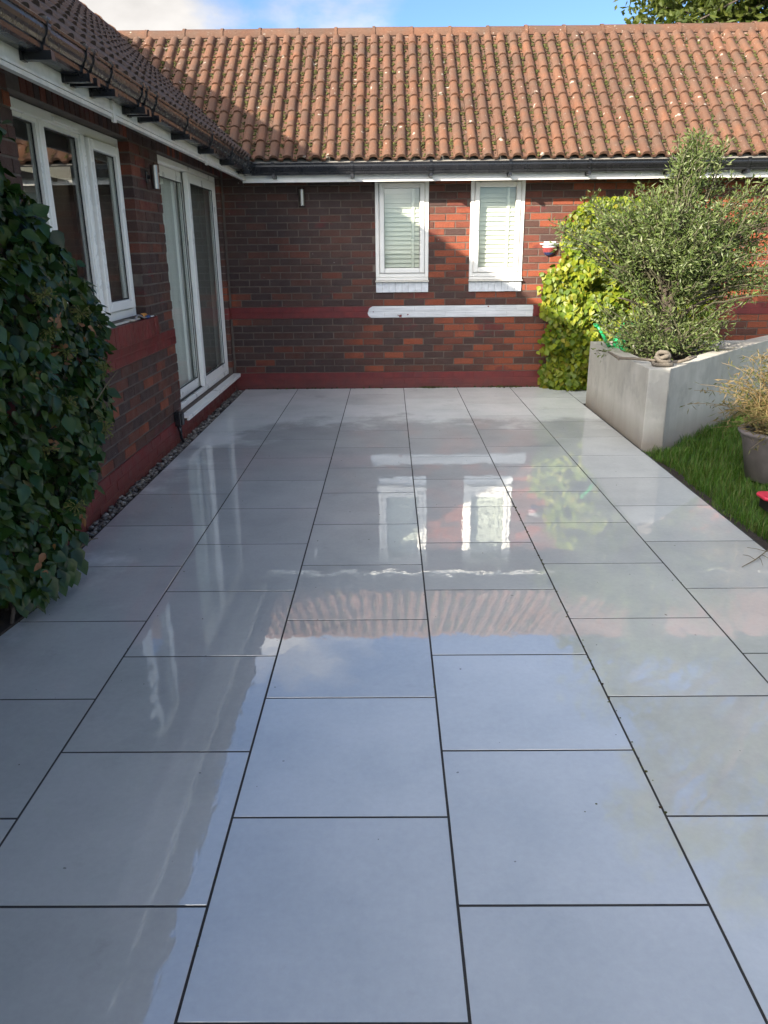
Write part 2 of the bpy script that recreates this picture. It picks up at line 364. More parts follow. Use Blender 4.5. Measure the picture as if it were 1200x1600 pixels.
XS = [-1.636,-1.040,-.445,.152,.749,1.345,XR]; ph = [1.134,1.429,1.134,1.429,1.134,1.429]
P_ = .597
for i in range(6):
    y = ph[i] - 6*P_
    while y < 8.66:
        a, c = max(y, -2.4), min(y+P_, 8.655)
        if c > a: paving(XS[i], XS[i+1], a, c)
        y += P_
for y0_, y1_ in ((7.655, 8.0), (8.0, 8.597), (8.597, 8.655)):
    paving(XR, 2.53, y0_, y1_); paving(2.53, 2.99, y0_, y1_)
# pebble strip along the house
def blob(mb, c, r, seed, flat=.6):
    rr = random.Random(seed); T = (1+5**.5)/2
    vs = [(-1,T,0),(1,T,0),(-1,-T,0),(1,-T,0),(0,-1,T),(0,1,T),(0,-1,-T),(0,1,-T),(T,0,-1),(T,0,1),(-T,0,-1),(-T,0,1)]
    fs = [(0,11,5),(0,5,1),(0,1,7),(0,7,10),(0,10,11),(1,5,9),(5,11,4),(11,10,2),(10,7,6),(7,1,8),(3,9,4),(3,4,2),(3,2,6),(3,6,8),(3,8,9),(4,9,5),(2,4,11),(6,2,10),(8,6,7),(9,8,1)]
    a = rr.uniform(0, 6.28); ca, sa = math.cos(a), math.sin(a); sx = rr.uniform(.75, 1.35)
    out = []
    for v in vs:
        k = r/1.9*rr.uniform(.82, 1.12); x, y, z = v[0]*k*sx, v[1]*k, v[2]*k*flat
        out.append((c[0]+x*ca-y*sa, c[1]+x*sa+y*ca, c[2]+z))
    mb.add(out, fs)
pm, pt, pbn = mat('pebble_stone')
rnd = island(pt); cc = ramp(pt, rnd, [(0, (.04,.035,.03)), (.3, (.11,.10,.085)), (.6, (.20,.18,.15)), (.85, (.34,.32,.28)), (1, (.03,.025,.025))]); pt.links.new(cc.outputs[0], pbn.inputs['Base Color']); pbn.inputs['Roughness'].default_value = .5
pe = MB()
for k in range(1500):
    y = R.uniform(3.0, 8.63)
    blob(pe, (R.uniform(-1.74, -1.642), y, R.uniform(-.028, -.008)), R.uniform(.010, .019), k)
pe.build('pebbles', pm, smooth=True, kind='stuff')
MB().box(-1.75, -1.641, -2.5, 8.66, -.055, -.03).build('soil_strip', MSOIL, kind='structure')
# soil bed round the foot of the left climber
sb = MB(); pts = []
for k in range(15):
    a = k/14; y = lerp(1.2, 3.2, a); pts.append((-1.585 + .045*math.sin(a*PI*2.2+.4) - (.1 if a > .97 else 0), y))
sb.prism([(-1.74,1.2)] + pts + [(-1.74,3.22)], -.02, .012)
sb.build('planting_bed', MSOIL, kind='structure')

# ================================================================== THE BUNGALOW
house = thing('bungalow', 'L-shaped red brick bungalow with terracotta tiled roofs around the patio', 'house')
WX = -1.745; WY = 8.67; WT = 2.42
WIN_L = (3.965, 5.67, 1.05, 2.20); DOOR = (6.36, 8.56, .19, 2.20)
W1 = (-.145, .42, 1.145, 2.20); W2 = (.858, 1.425, 1.145, 2.20)
def wall_around(mk, u0, u1, z0, z1, opens):     # rectangles round openings
    out = []; us = sorted({u0, u1} | {o[0] for o in opens} | {o[1] for o in opens})
    for a, c in zip(us, us[1:]):
        z = z0
        for o in sorted(opens, key=lambda o: o[2]):
            if o[0] <= a and o[1] >= c:
                if o[2] > z: out.append((a, c, z, o[2]))
                z = o[3]
        if z1 > z: out.append((a, c, z, z1))
    for r in out: mk(*r)
left_wall = MB(); wall_around(lambda a, c, z0, z1: left_wall.box(WX-.26, WX-.005, a, c, z0, z1), -10, WY+.2, -.1, WT, [(o[0]-.004, o[1]+.004, o[2], o[3]+.004) for o in (WIN_L, DOOR)])
left_wall = left_wall.build('wall', MMORTAR, house)
back_wall = MB(); wall_around(lambda a, c, z0, z1: back_wall.box(a, c, WY+.005, WY+.26, z0, z1), WX-.3, 12, -.1, WT, [W1, W2])
back_wall = back_wall.build('wall', MMORTAR, house)
ow_ = MB(); ow_.box(-4.6,-4.4,-10,11.6,-.1,WT); ow_.box(-4.4,12,11.4,11.6,-.1,WT); ow_.box(11.8,12,8.93,11.4,-.1,WT); ow_.box(-4.4,WX-.26,-10,-9.8,-.1,WT)
ow_.box(-4.4,WX-.27,-9.8,11.4,-.05,.1); ow_.box(WX-.27,11.8,WY+.27,11.4,-.05,.1)
ow_.build('outer_wall', MDARK, house)

# courses
for (a_, c_) in ((0, .181), (.771, .897)):
    for k_, (u0_, u1_) in enumerate(((2.9, DOOR[0]-.001), (DOOR[1]+.001, WY-.003))):
        if k_ == 1 and False: continue
        MB().box(WX-.004, WX+.0035, u0_, u1_, a_+.002, c_-.003).build('painted_joint', MRED, left_wall)
    MB().box(WX+.005, 4.7, WY-.0035, WY+.004, a_+.002, c_-.003).build('painted_joint', MRED, back_wall)
MB().box(WX-.004, WX+.0035, DOOR[0]+.001, DOOR[1]-.001, 0, .118).build('painted_joint', MRED, left_wall)
MB().box(WX-.06, WX+.040, 4.03, 5.785, .900, 1.030).build('painted_joint', MRED, left_wall)
courses = [(0.037-.0727, .037), (.037, .109), (.109, .181)] + [(.181+k*.07375, .181+(k+1)*.07375) for k in range(8)] + [(.771, .834), (.834, .897)] + [(.897+k*.0718, .897+(k+1)*.0718) for k in range(21)]
BL = .222; J = .0110
bricks = []      # (plane, u0, u1, z0, z1, proud, mat)
def lay(plane, u0, u1, opens, seed, skip=()):
    rr = random.Random(seed)
    for ci, (z0, z1) in enumerate(courses):
        red = ci < 3 or ci in (11, 12)
        proud = .006 if red else 0
        off = (BL/2 if ci % 2 else 0) + rr.uniform(-.008, .008)
        u = u0 - off; 
        while u < u1:
            a, c = max(u, u0), min(u+BL, u1); u += BL
            segs = [(a+J/2, c-J/2)]
            for o in opens:
                if z1 > o[2]+.012 and z0 < o[3]-.012:
                    ns = []
                    for s, e in segs:
                        if e <= o[0] or s >= o[1]: ns.append((s, e)); continue
                        if s < o[0]: ns.append((s, o[0]))
                        if e > o[1]: ns.append((o[1], e))
                    segs = ns
            for s, e in segs:
                if e-s > .025: bricks.append((plane, s, e, z0+J/2, z1-J/2, proud+rr.uniform(-.0012, .0018), MRED if red else MBRICK))
sillL = (3.90, 5.78, .897, 1.05)
lay('L', 3.0, 8.655, [WIN_L, DOOR, sillL, (DOOR[0]-.02, DOOR[1]+.02, 2.2, 2.42), (WIN_L[0]-.02, WIN_L[1]+.02, 2.2, 2.42), (6.3, 8.6, .12, .2)], 3)
lay('B', WX+.012, 4.6, [W1, W2, (W1[0], W1[1], 1.035, 1.15), (W2[0], W2[1], 1.035, 1.15)], 4)
# the soldier bricks: sill under the left window and head courses over the openings
for k in range(26):
    a = 3.90+k*.0727
    if a+.07 < 5.79: bricks.append(('L', a+.003, a+.0697, .903, 1.035, .045+R.uniform(-.002,.002), MRED))
y = 4.09
while y < 5.66: bricks.append(('L', y+.004, y+.070, 2.205, 2.42, 0, MBRICK)); y += .0745
y = 6.35
while y < 8.55: bricks.append(('L', y+.004, y+.070, 2.205, 2.42, 0, MBRICK)); y += .0745
def brick_corners(b):
    pl, a, c, z0, z1, pr, _ = b
    if pl == 'L': return [(WX+pr,a,z0),(WX+pr,c,z0),(WX+pr,c,z1),(WX+pr,a,z1)]
    return [(a,WY-pr,z0),(c,WY-pr,z0),(c,WY-pr,z1),(a,WY-pr,z1)]
def hidden(b):
    pl, a, c, z0, z1 = b[:5]
    if pl == 'L': return a < 4.25 - (0 if z0 > 1.6 else .0) and z0 < 1.9 or (z0 > 2.27)
    return (a > 1.68 and z0 < 1.5) or (a > 2.0 and z0 < 1.9) and a < 3.5 or z0 > 2.15
sc_ = sorted(range(len(bricks)), key=lambda i: -(0 if hidden(bricks[i]) else area(brick_corners(bricks[i]))))
top300 = set(sc_[:300])
ub = MB(); e = .0022
# unit brick: length along x 0..1, height z 0..1, depth along y (front at y=0)
def unit_brick(length, height):
    mb = MB(); a = length/2; h = height/2
    mb.add([(-a,.085,-h),(a,.085,-h),(a,.085,h),(-a,.085,h),(-a,e,-h),(a,e,-h),(a,e,h),(-a,e,h),(-a+e,0,-h+e),(a-e,0,-h+e),(a-e,0,h-e),(-a+e,0,h-e)],
           [(4,5,1,0),(5,6,2,1),(6,7,3,2),(7,4,0,3),(8,9,5,4),(9,10,6,5),(10,11,7,6),(11,8,4,7),(8,11,10,9)][:8]+[(8,9,10,11)])
    return mb
cacheb = {}
def ub_mesh(length, height, mt):
    k = (round(length, 3), round(height, 3), mt.name)
    if k not in cacheb: cacheb[k] = unit_brick(k[0], k[1]).mesh('brick', mt)
    return cacheb[k]
rest = {('L', MBRICK.name): MB(), ('L', MRED.name): MB(), ('B', MBRICK.name): MB(), ('B', MRED.name): MB()}
for i, bk in enumerate(bricks):
    pl, a, c, z0, z1, pr, mt = bk
    cu, cz = (a+c)/2, (z0+z1)/2; rz = R.gauss(0, .004)
    mt4 = (Matrix.Translation((WX+pr, cu, cz)) @ Matrix.Rotation(PI/2+rz, 4, 'Z')) if pl == 'L' else (Matrix.Translation((cu, WY-pr, cz)) @ Matrix.Rotation(rz, 4, 'Z'))
    if i in top300:
        o = link('brick', ub_mesh(c-a, z1-z0, mt), left_wall if pl == 'L' else back_wall); o.matrix_world = mt4
    else:
        u = unit_brick(c-a, z1-z0); rest[(pl, mt.name)].add([mt4 @ Vector(v) for v in u.v], u.f)
for (pl, mn), mb in rest.items():
    mb.build('brickwork', bpy.data.materials[mn], left_wall if pl == 'L' else back_wall, kind='stuff')

# ------------------------------------------------------------------ roofs
OV = .30
EX = WX+OV+.055; EY = WY-OV-.060; EZ = 2.322; RUN = 1.74; RISE = 1.50
SL = math.atan2(RISE, RUN); LEN = math.hypot(RUN, RISE); GA = .25; TW = .283
def tile_mesh():
    mb = MB(); prof = []
    for k in range(2):
        b0 = k*.1415
        prof += [(b0+.0, 0.0), (b0+.004, .014)]
        for q in range(1, 6):
            an = PI*q/6; prof.append((b0+.047-.043*math.cos(an), .014+.031*math.sin(an)))
        prof += [(b0+.092, .010), (b0+.098, 0.0)]
    prof.append((.283, 0.0))
    n = len(prof); L_ = GA+.05
    vs = []
    for (s, dz, zz) in ((0, 0, 0), (0, 0, 1), (L_, 0, 2)):
        for x, h in prof:
            if zz == 0: vs.append((x, -.001, h*.9-.006))       # underside lip
            elif zz == 1: vs.append((x, 0, h+.017))
            else: vs.append((x, L_, h*.97-.004))
    fs = []
    for j in range(n-1):
        fs.append((j, j+1, n+j+1, n+j)); fs.append((n+j, n+j+1, 2*n+j+1, 2*n+j))
    mb.add(vs, fs); return mb
TM = tile_mesh(); tme = TM.mesh('roof_tile', MTILE, smooth=True); tmo = TM.mesh('roof_tile', MTILESHADE, smooth=True)
def set_sharp(me):
    me.update()
    try: me.set_sharp_from_angle(angle=math.radians(50))
    except Exception: pass
set_sharp(tme); set_sharp(tmo)
roof_b = MB()
d = .03
roof_b.add([(-3.2-1.9, EY, EZ-d), (12.1, EY, EZ-d), (12.1, EY+RUN, EZ+RISE-d), (-3.2-1.9, EY+RUN, EZ+RISE-d), (12.1, EY+2*RUN, EZ-d), (-3.2-1.9, EY+2*RUN, EZ-d)], [(0,1,2,3), (3,2,4,5)])
roof_b.add([(12,EY+.1,EZ-d-.02),(12,EY+2*RUN-.1,EZ-d-.02),(12,EY+RUN,EZ+RISE-d-.02)], [(0,1,2)])
roof_back = roof_b.build('roof', MDARK, house)
roof_l = MB()
roof_l.add([(EX,-10.1,EZ-d), (EX,EY+RUN,EZ-d), (EX-RUN,EY+RUN,EZ+RISE-d), (EX-RUN,-10.1,EZ+RISE-d), (EX-2*RUN,EY+RUN,EZ-d), (EX-2*RUN,-10.1,EZ-d)], [(0,1,2,3), (3,2,4,5)])
roof_l.add([(EX-.1,-10,EZ-d-.02),(EX-2*RUN+.1,-10,EZ-d-.02),(EX-RUN,-10,EZ+RISE-d-.02)], [(0,1,2)])
roof_left = roof_l.build('roof', MDARK, house)
rt = []       # (matrix, area, roof)
MBk = Matrix.Translation((0, EY, EZ)) @ Matrix.Rotation(SL, 4, 'X')
ML = Matrix.Translation((EX, 0, EZ)) @ Matrix.Rotation(PI/2, 4, 'Z') @ Matrix.Rotation(SL, 4, 'X')
nrow = 9
def sag(x): return -.02*math.exp(-((x+1.2)/1.6)**2)
for row in range(nrow):
    for cix in range(56):
        x = -3.45 + cix*TW
        if x > 11.9: break
        # leave out what lies deep under the left roof
        yv = EY + (row+1)*GA*math.cos(SL)
        if (EX - x - TW) - (yv-EY) > .35: continue
        mm = MBk @ Matrix.Translation((x+R.uniform(-.004,.004), row*GA+R.uniform(-.005,.005), R.uniform(-.0015,.003))) @ Matrix.Rotation(R.gauss(0,.006), 4, 'Z') @ Matrix.Rotation(R.gauss(0,.005), 4, 'Y')
        q = [mm @ Vector(p) for p in ((0,0,0),(TW,0,0),(TW,GA,0),(0,GA,0))]
        rt.append((mm, area(q) if (EX-x-TW) < (yv-EY) else 0, 'B'))
    for cix in range(70):
        y = 9.95 - cix*TW
        if y < -10: break
        xv = (row+1)*GA*math.cos(SL)
        if (y-TW) - EY - xv > .30: continue
        mm = ML @ Matrix.Translation((y-TW+R.uniform(-.004,.004), row*GA+R.uniform(-.005,.005), R.uniform(-.0015,.003))) @ Matrix.Rotation(R.gauss(0,.006), 4, 'Z') @ Matrix.Rotation(R.gauss(0,.005), 4, 'Y')
        q = [mm @ Vector(p) for p in ((0,0,0),(TW,0,0),(TW,GA,0),(0,GA,0))]
        rt.append((mm, area(q)*.25, 'L'))
order = sorted(range(len(rt)), key=lambda i: -rt[i][1]); big = set(order[:300])
restr = {'B': MB(), 'L': MB()}
for i, (mm, a_, wh) in enumerate(rt):
    if i in big and a_ > 0:
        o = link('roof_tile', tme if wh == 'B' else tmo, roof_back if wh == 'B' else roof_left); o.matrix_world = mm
    else: restr[wh].add([mm @ Vector(v) for v in TM.v], TM.f)
for k, rf in (('B', roof_back), ('L', roof_left)):
    o = restr[k].build('roof_tiling', MTILE if k == 'B' else MTILESHADE, rf, smooth=True, kind='stuff'); set_sharp(o.data)
# ridge tiles
def ridge_mesh():
    mb = MB(); n = 9; L_ = .45; vs = []
    for yy, rr in ((0, .118), (0, .128), (.03, .128), (.031, .118), (L_, .114)):
        for j in range(n):
            an = math.radians(lerp(-10, 190, j/(n-1))); vs.append((yy, rr*math.cos(an), rr*.80*math.sin(an)))
    fs = [(i*n+j, i*n+j+1, (i+1)*n+j+1, (i+1)*n+j) for i in range(4) for j in range(n-1)]
    mb.add(vs, fs); return mb
rm_ = ridge_mesh().mesh('ridge_tile', MTILE, smooth=True); set_sharp(rm_)
x = EX-RUN-.05
while x < 12:
    o = link('ridge_tile', rm_, roof_back); o.matrix_world = Matrix.Translation((x, EY+RUN, EZ+RISE-.045+R.uniform(-.004,.004))) @ Matrix.Rotation(R.gauss(0,.004),4,'Y'); x += .43
y = -10
while y < EY+RUN-.1:
    o = link('ridge_tile', rm_, roof_left); o.matrix_world = Matrix.Translation((EX-RUN, y, EZ+RISE-.045+R.uniform(-.004,.004))) @ Matrix.Rotation(PI/2, 4, 'Z'); y += .43
bed = MB(); bed.box(EX-RUN-.1, 12, EY+RUN-.10, EY+RUN+.10, EZ+RISE-.10, EZ+RISE-.045); bed.build('ridge_bedding', simple('ridge_mortar', (.25,.17,.13), .9, .4, 30, bumpd=.01), roof_back)
# moss and debris in the pans
ms = MB(); k = 0
for _ in range(21000):
    x = R.uniform(-3.0, 5.6); s_ = R.uniform(0, LEN-.12)
    dens = mnoise.noise(Vector((x*.9, s_*1.5, 3))) * .5 + .5 + .16*max(0, (x-1.0)/3) + (.12 if s_ < .5 else 0)
    if R.random() > dens*1.05 or (EX-x) > s_*math.cos(SL)+.1: continue
    colx = (x+3.45)/.1415; fx = math.floor(colx)
    lx = R.gauss(.118, .012)
    xx = -3.45 + fx*.1415 + lx
    row = math.floor(s_/GA); fr_ = s_/GA-row
    if R.random() < .5: s_ = (row+R.uniform(.85, 1.0))*GA; fr_ = .95
    h = .010 - .012*fr_ + .004
    p = MBk @ Vector((xx, s_, h+.004)); r_ = R.uniform(.005, .014)*(1.4 if R.random() < .2 else 1)
    blob(ms, p, r_, k, .7); k += 1
for _ in range(3500):
    y = R.uniform(3.2, 9.6); s_ = R.uniform(0, LEN-.1)
    if (y-EY) > s_*math.cos(SL)+.05: continue
    fy = math.floor((9.95-y)/.1415); p = ML @ Vector((9.95-fy*.1415-.1415+R.gauss(.118,.012), s_, .008)); blob(ms, p, R.uniform(.005,.014), k, .7); k += 1
ms.build('moss', MMOSS, roof_back, kind='stuff')
# leaf litter in the valley
vl = MB()
for q in range(500):
    s_ = R.uniform(0, RUN-.1); off = R.gauss(0, .035)
    blob(vl, (EX-s_+off, EY+s_+off*.6, EZ+s_*RISE/RUN+.035+abs(off)*.4), R.uniform(.006,.018), q+9999, .6)
vl.build('valley_litter', MMOSS, roof_left, kind='stuff')

# fascia, soffit, gutter
FZ0, FZ1 = 2.128, 2.30
FX = WX+OV; FY = WY-OV
FZ0 += .018
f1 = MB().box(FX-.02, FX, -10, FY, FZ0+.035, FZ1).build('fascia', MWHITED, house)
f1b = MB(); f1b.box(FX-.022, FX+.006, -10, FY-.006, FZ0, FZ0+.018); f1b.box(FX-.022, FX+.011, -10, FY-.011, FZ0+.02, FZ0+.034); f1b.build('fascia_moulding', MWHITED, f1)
FZ0 -= .018
f2 = MB().box(FX-.022, 12, FY, FY+.02, FZ0, FZ1-.002).build('fascia', MWHITE, house)
f2b = MB(); f2b.box(FX+.012, 12, FY-.005, FY, FZ0, FZ0+.040); f2b.build('fascia_moulding', MWHITE, f2)
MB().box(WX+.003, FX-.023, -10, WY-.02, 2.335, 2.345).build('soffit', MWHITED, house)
MB().box(FX-.02, 12, FY+.021, WY-.003, 2.315, 2.325).build('soffit', MWHITED, house)
jn = MB()
for y in (4.45, 6.6): MB().box(FX-.001, FX+.0135, y, y+.04, FZ0-.002, FZ1-.03).build('fascia_joint', MWHITED, f1)
GP = [(0.0,-.002),(0.0,-.088),(.050,-.093),(.072,-.090),(.078,-.082),(.080,-.066),(.086,-.062),(.092,-.050),(.100,-.040),(.104,-.026),(.104,-.012),(.110,-.010),(.112,-.001),(.107,.003),(.102,-.001)]
GP = [(a_*1.08, z_*1.12 if z_ < 0 else z_) for a_, z_ in GP]
GZ = 2.292; GZL = 2.312
gl_ = MB().sweep(GP, [((FX+.004,-10,2.338),(1,0)), ((FX+.004,3,2.332),(1,0)), ((FX+.004,7,2.318),(1,0)), ((FX+.004,FY-.004,GZ),(1,-1))])
gutter_l = gl_.build('gutter', MBLACK, house)
gb_ = MB().sweep(GP, [((FX+.004,FY-.004,GZ),(1,-1)), ((12,FY-.004,GZ),(0,-1))])
gutter_b = gb_.build('gutter', MBLACK, house)
for o in (gutter_l, gutter_b):
    s = o.modifiers.new('solid','SOLIDIFY'); s.thickness = .0025; s.offset = 0
GB = [(p[0]+(.004 if p[0] > .02 else -.0), p[1]-(.004 if p[1] < -.05 else 0)) for p in GP]
def bracket(wide=.026):
    mb = MB(); pr = [(a+(.009 if a > .06 else 0), z-.008 if z < -.06 else z+(.004 if z > -.02 else 0)) for a, z in GP[2:]]
    mb.sweep(pr, [((0,-wide/2,0),(1,0)), ((0,wide/2,0),(1,0))])
    mb.box(0, .118, -wide/2, wide/2, -.130, -.106)          # arm under the gutter
    mb.box(0, .006, -wide/2-.004, wide/2+.004, -.132, -.09)
    mb.box(.104,.120,-wide/2,wide/2,-.012,.010)
    return mb
brm = bracket().mesh('gutter_bracket', MBLACK)
for y in (2.6, 3.44, 3.85, 3.94, 4.18, 4.66, 4.74, 4.93, 5.65, 6.4, 7.19, 7.95):
    for dy in (0,):
        o = link('gutter_bracket', brm, gutter_l); o.location = (FX+.003, y, lerp(2.337, 2.305, max(0,y-3)/5.4))
        s = o.modifiers.new('solid','SOLIDIFY'); s.thickness = .008; s.offset = 1
for k in range(14):
    o = link('gutter_bracket', brm, gutter_b); o.location = (-1.14+k*.78, FY-.003, GZ); o.rotation_euler = (0,0,-PI/2)
    s = o.modifiers.new('solid','SOLIDIFY'); s.thickness = .004; s.offset = 1

# ------------------------------------------------------------------ windows on the back wall
def back_window(Wn):
    x0, x1, z0, z1 = Wn
    wn = bpy.data.objects.new('window', None); C.objects.link(wn); wn.parent = house
    yf = WY-.012                                            # frame front, slightly proud
    fr = MB(); fw_ = .038
    def ring(mb, a, c, q0, q1, wd, ya, yb, wt=None):
        mb.box(a, a+wd, ya, yb, q0, q1); mb.box(c-wd, c, ya, yb, q0, q1)
        mb.box(a+wd, c-wd, ya, yb, q0, q0+wd); mb.box(a+wd, c-wd, ya, yb, q1-(wt or wd), q1)
    ring(fr, x0, x1, z0+.05, z1, .040, yf, yf+.09, .06)
    bevel(fr.build('frame', MWHITE, wn), .006, 2)
    sh = MB(); ring(sh, x0+.043, x1-.043, z0+.093, z1-.063, .052, yf-.014, yf+.05); bevel(sh.build('sash', MWHITE, wn), .010, 3)
    a, c, q0, q1 = x0+.095, x1-.095, z0+.145, z1-.115
    rb = MB(); ring(rb, a-.003, c+.003, q0-.003, q1+.003, .006, yf+.012, yf+.016); rb.build('glazing_seal', MRUB, wn)
    MB().box(a-.003, c+.003, yf+.018, yf+.022, q0-.003, q1+.003).build('pane', MGLASS, wn)
    # roller shutter style blind with a stile on the right
    yb_ = yf+.085
    MB().box(c-.085, c-.055, yb_-.02, yb_, q0-.05, q1+.05).build('blind_stile', MBLIND, wn)
    bp_ = MB(); hN = 19; st = (q1-q0+.08)/hN
    sm = MB(); sm.add([(0,-.004,-st*.52),(1,-.004,-st*.52),(1,-.018,0),(0,-.018,0),(1,.0,st*.52),(0,.0,st*.52)], [(0,1,2,3),(3,2,4,5)])
    for j in range(hN):
        for (s0, s1) in ((a-.06, c-.087), (c-.053, c+.06)):
            mb = MB(); mb.box(0, 1, 0, .004, -st*.62, st*.5); 
            o = MB(); zc = q0-.04+st*(j+.5)
            o.add([(s0,yb_-.014,zc-st*.5),(s1,yb_-.014,zc-st*.5),(s1,yb_+.004,zc+st*.46),(s0,yb_+.004,zc+st*.46),(s0,yb_-.008,zc-st*.52),(s1,yb_-.008,zc-st*.52)], [(0,1,2,3),(4,5,1,0)])
            o.build('blind_slat', MBLIND, wn)
    MB().box(a-.2, c+.2, yb_+.02, yb_+.03, q0-.2, q1+.2).build('blind_backing', MBLIND, wn)
    # projecting cill, painted sill bricks
    bevel(MB().box(x0-.006, x1+.006, WY-.045, WY+.02, z0+.001, z0+.018).build('sill', MWHITED, wn), .003)
    bevel(MB().box(x0+.002, x1-.002, WY-.028, WY+.02, z0+.020, z0+.048).build('sill', MWHITE, wn), .003)
    k = 0; x = x0; stp = (x1-x0)/8
    while k < 8:
        bevel(MB().box(x+.0007, x+stp-.0007, WY-.017-R.uniform(0,.0012), WY+.02, 1.040, z0-.003).build('brick', MWPAINT, wn), .003); x += stp; k += 1
    # trickle vent
    MB().box((x0+x1)/2-.11, (x0+x1)/2+.11, yf-.008, yf+.01, z1-.048, z1-.034).build('trickle_vent', MWHITE, wn)
    # handle
    MB().box(x0+.062, x0+.074, yf-.028, yf-.012, 1.66, 1.68).build('handle', MWHITE, wn)
    return wn
w1 = back_window(W1); w2 = back_window(W2)
w1['label'] = 'white framed window with cream blind, left of the pair on the back wall'; w2['label'] = 'white framed window with cream blind, right of the pair on the back wall'
MB().box(-1.0, 2.4, 9.25, 9.28, 0, 2.6).build('inner_wall', MDARK, house)

# ------------------------------------------------------------------ left window
wl = bpy.data.objects.new('window', None); C.objects.link(wl); wl.parent = house; wl['label'] = 'wide white three-light window beside the dark climber'
def ringL(mb, a, c, q0, q1, wd, xa, xb):
    mb.box(xa, xb, a, a+wd, q0, q1); mb.box(xa, xb, c-wd, c, q0, q1); mb.box(xa, xb, a+wd, c-wd, q0, q0+wd); mb.box(xa, xb, a+wd, c-wd, q1-wd, q1)
XF = WX-.072; y0, y1, z0, z1 = WIN_L
fr = MB(); ringL(fr, y0, y1, z0, z1-.002, .055, XF-.07, XF)
for yy in (4.455, 5.03): fr.box(XF-.07, XF-.001, yy-.03, yy+.03, z0+.055, z1-.057)
bevel(fr.build('frame', MWHITE, wl), .006, 2)
lights = [(y0+.055, 4.425, 0), (4.485, 5.0, 0), (5.06, y1-.055, 1)]
for a, c, op in lights:
    if op:
        s_ = MB(); ringL(s_, a+.006, c-.006, z0+.06, z1-.062, .062, XF-.03, XF+.022); bevel(s_.build('sash', MWHITE, wl), .008, 3)
        i0, i1, j0, j1 = a+.066, c-.066, z0+.12, z1-.12; xg = XF-.002
    else:
        s_ = MB(); ringL(s_, a+.001, c-.001, z0+.056, z1-.058, .022, XF-.05, XF-.012); s_.build('glazing_bead', MWHITE, wl)
        i0, i1, j0, j1 = a+.022, c-.022, z0+.077, z1-.079; xg = XF-.03
    rb = MB(); ringL(rb, i0-.002, i1+.002, j0-.002, j1+.002, .012, xg-.004, xg+.001); rb.build('glazing_seal', MRUB, wl)
    MB().box(xg-.011, xg-.006, i0, i1, j0, j1).build('pane', MGLASS, wl)
sv = MB().box(XF, XF+.012, 4.6, 4.95, z1-.042, z1-.022); sv.build('trickle_vent', MWHITE, wl)
bevel(MB().box(XF-.02, WX+.012, y0+.002, y1-.002, z0-.012, z0-.001).build('sill', MWHITED, wl), .002)
def curtain(name, xa, ya, yb_, q0, q1, amp=.02, per=.06, par=None):
    mb = MB(); n = int((yb_-ya)/per*6); vs = []
    for i in range(n+1):
        y = lerp(ya, yb_, i/n); x = xa + amp*math.sin(y/per*2*PI)+amp*.5*math.sin(y*9)
        vs += [(x, y, q0), (x, y, q1)]
    mb.add(vs, [(2*i, 2*i+2, 2*i+3, 2*i+1) for i in range(n)]); return mb.build(name, MCURT, par, smooth=True)
curtain('curtain', XF-.2, 5.33, 5.75, .9, 2.25, .02, .09, wl)
curtain('curtain', XF-.2, 3.9, 4.2, .9, 2.25, .02, .09, wl)

# ------------------------------------------------------------------ sliding door
dr = bpy.data.objects.new('sliding_door', None); C.objects.link(dr); dr.parent = house; dr['label'] = 'white two-panel sliding patio door with pale curtain'
y0, y1, z0, z1 = DOOR; XD = WX-.045
fr = MB(); ringL(fr, y0, y1, z0+.005, z1-.002, .045, XD-.12, XD); bevel(fr.build('frame', MWHITE, dr), .005)
tr_ = MB().box(XD-.052, XD-.03, y0+.046, y1-.046, z0+.051, z0+.060).build('track', MRUB, dr)
def panel(a, c, xa, xb, wd=.085):
    q0, q1 = z0+.052, z1-.05
    s_ = MB(); ringL(s_, a, c, q0, q1, wd, xa, xb); bevel(s_.build('panel_frame', MWHITE, dr), .006, 2)
    rb = MB(); ringL(rb, a+wd-.002, c-wd+.002, q0+wd-.002, q1-wd+.002, .010, xb-.012, xb-.006); rb.build('glazing_seal', MRUB, dr)
    MB().box(xb-.024, xb-.018, a+wd, c-wd, q0+wd, q1-wd).build('pane', MGLASS, dr)
panel(y0+.05, 7.53, XD-.105, XD-.062)
panel(7.42, y1-.05, XD-.045, XD-.002)
hd = MB().tube([(XD-.06,6.455,1.10),(XD-.02,6.455,1.13),(XD-.012,6.455,1.25),(XD-.02,6.455,1.37),(XD-.06,6.455,1.40)], .011, 8); hd.build('handle', MWHITE, dr, smooth=True)
bevel(MB().box(WX-.02, WX+.072, 6.29, 8.63, .168, .186).build('sill', MWHITE, dr), .004)
MB().box(WX+.052, WX+.070, 6.292, 8.628, .150, .166).build('sill_nose', MWHITE, dr)
curtain('curtain', XD-.15, 6.3, 7.5, .15, 2.25, .015, .20, dr)
o = curtain('net_curtain', XD-.12, 7.45, 8.62, .15, 2.25, .012, .12, dr); o.data.materials[0] = simple('grey_net', (.17,.17,.15), .9, .1, 8)

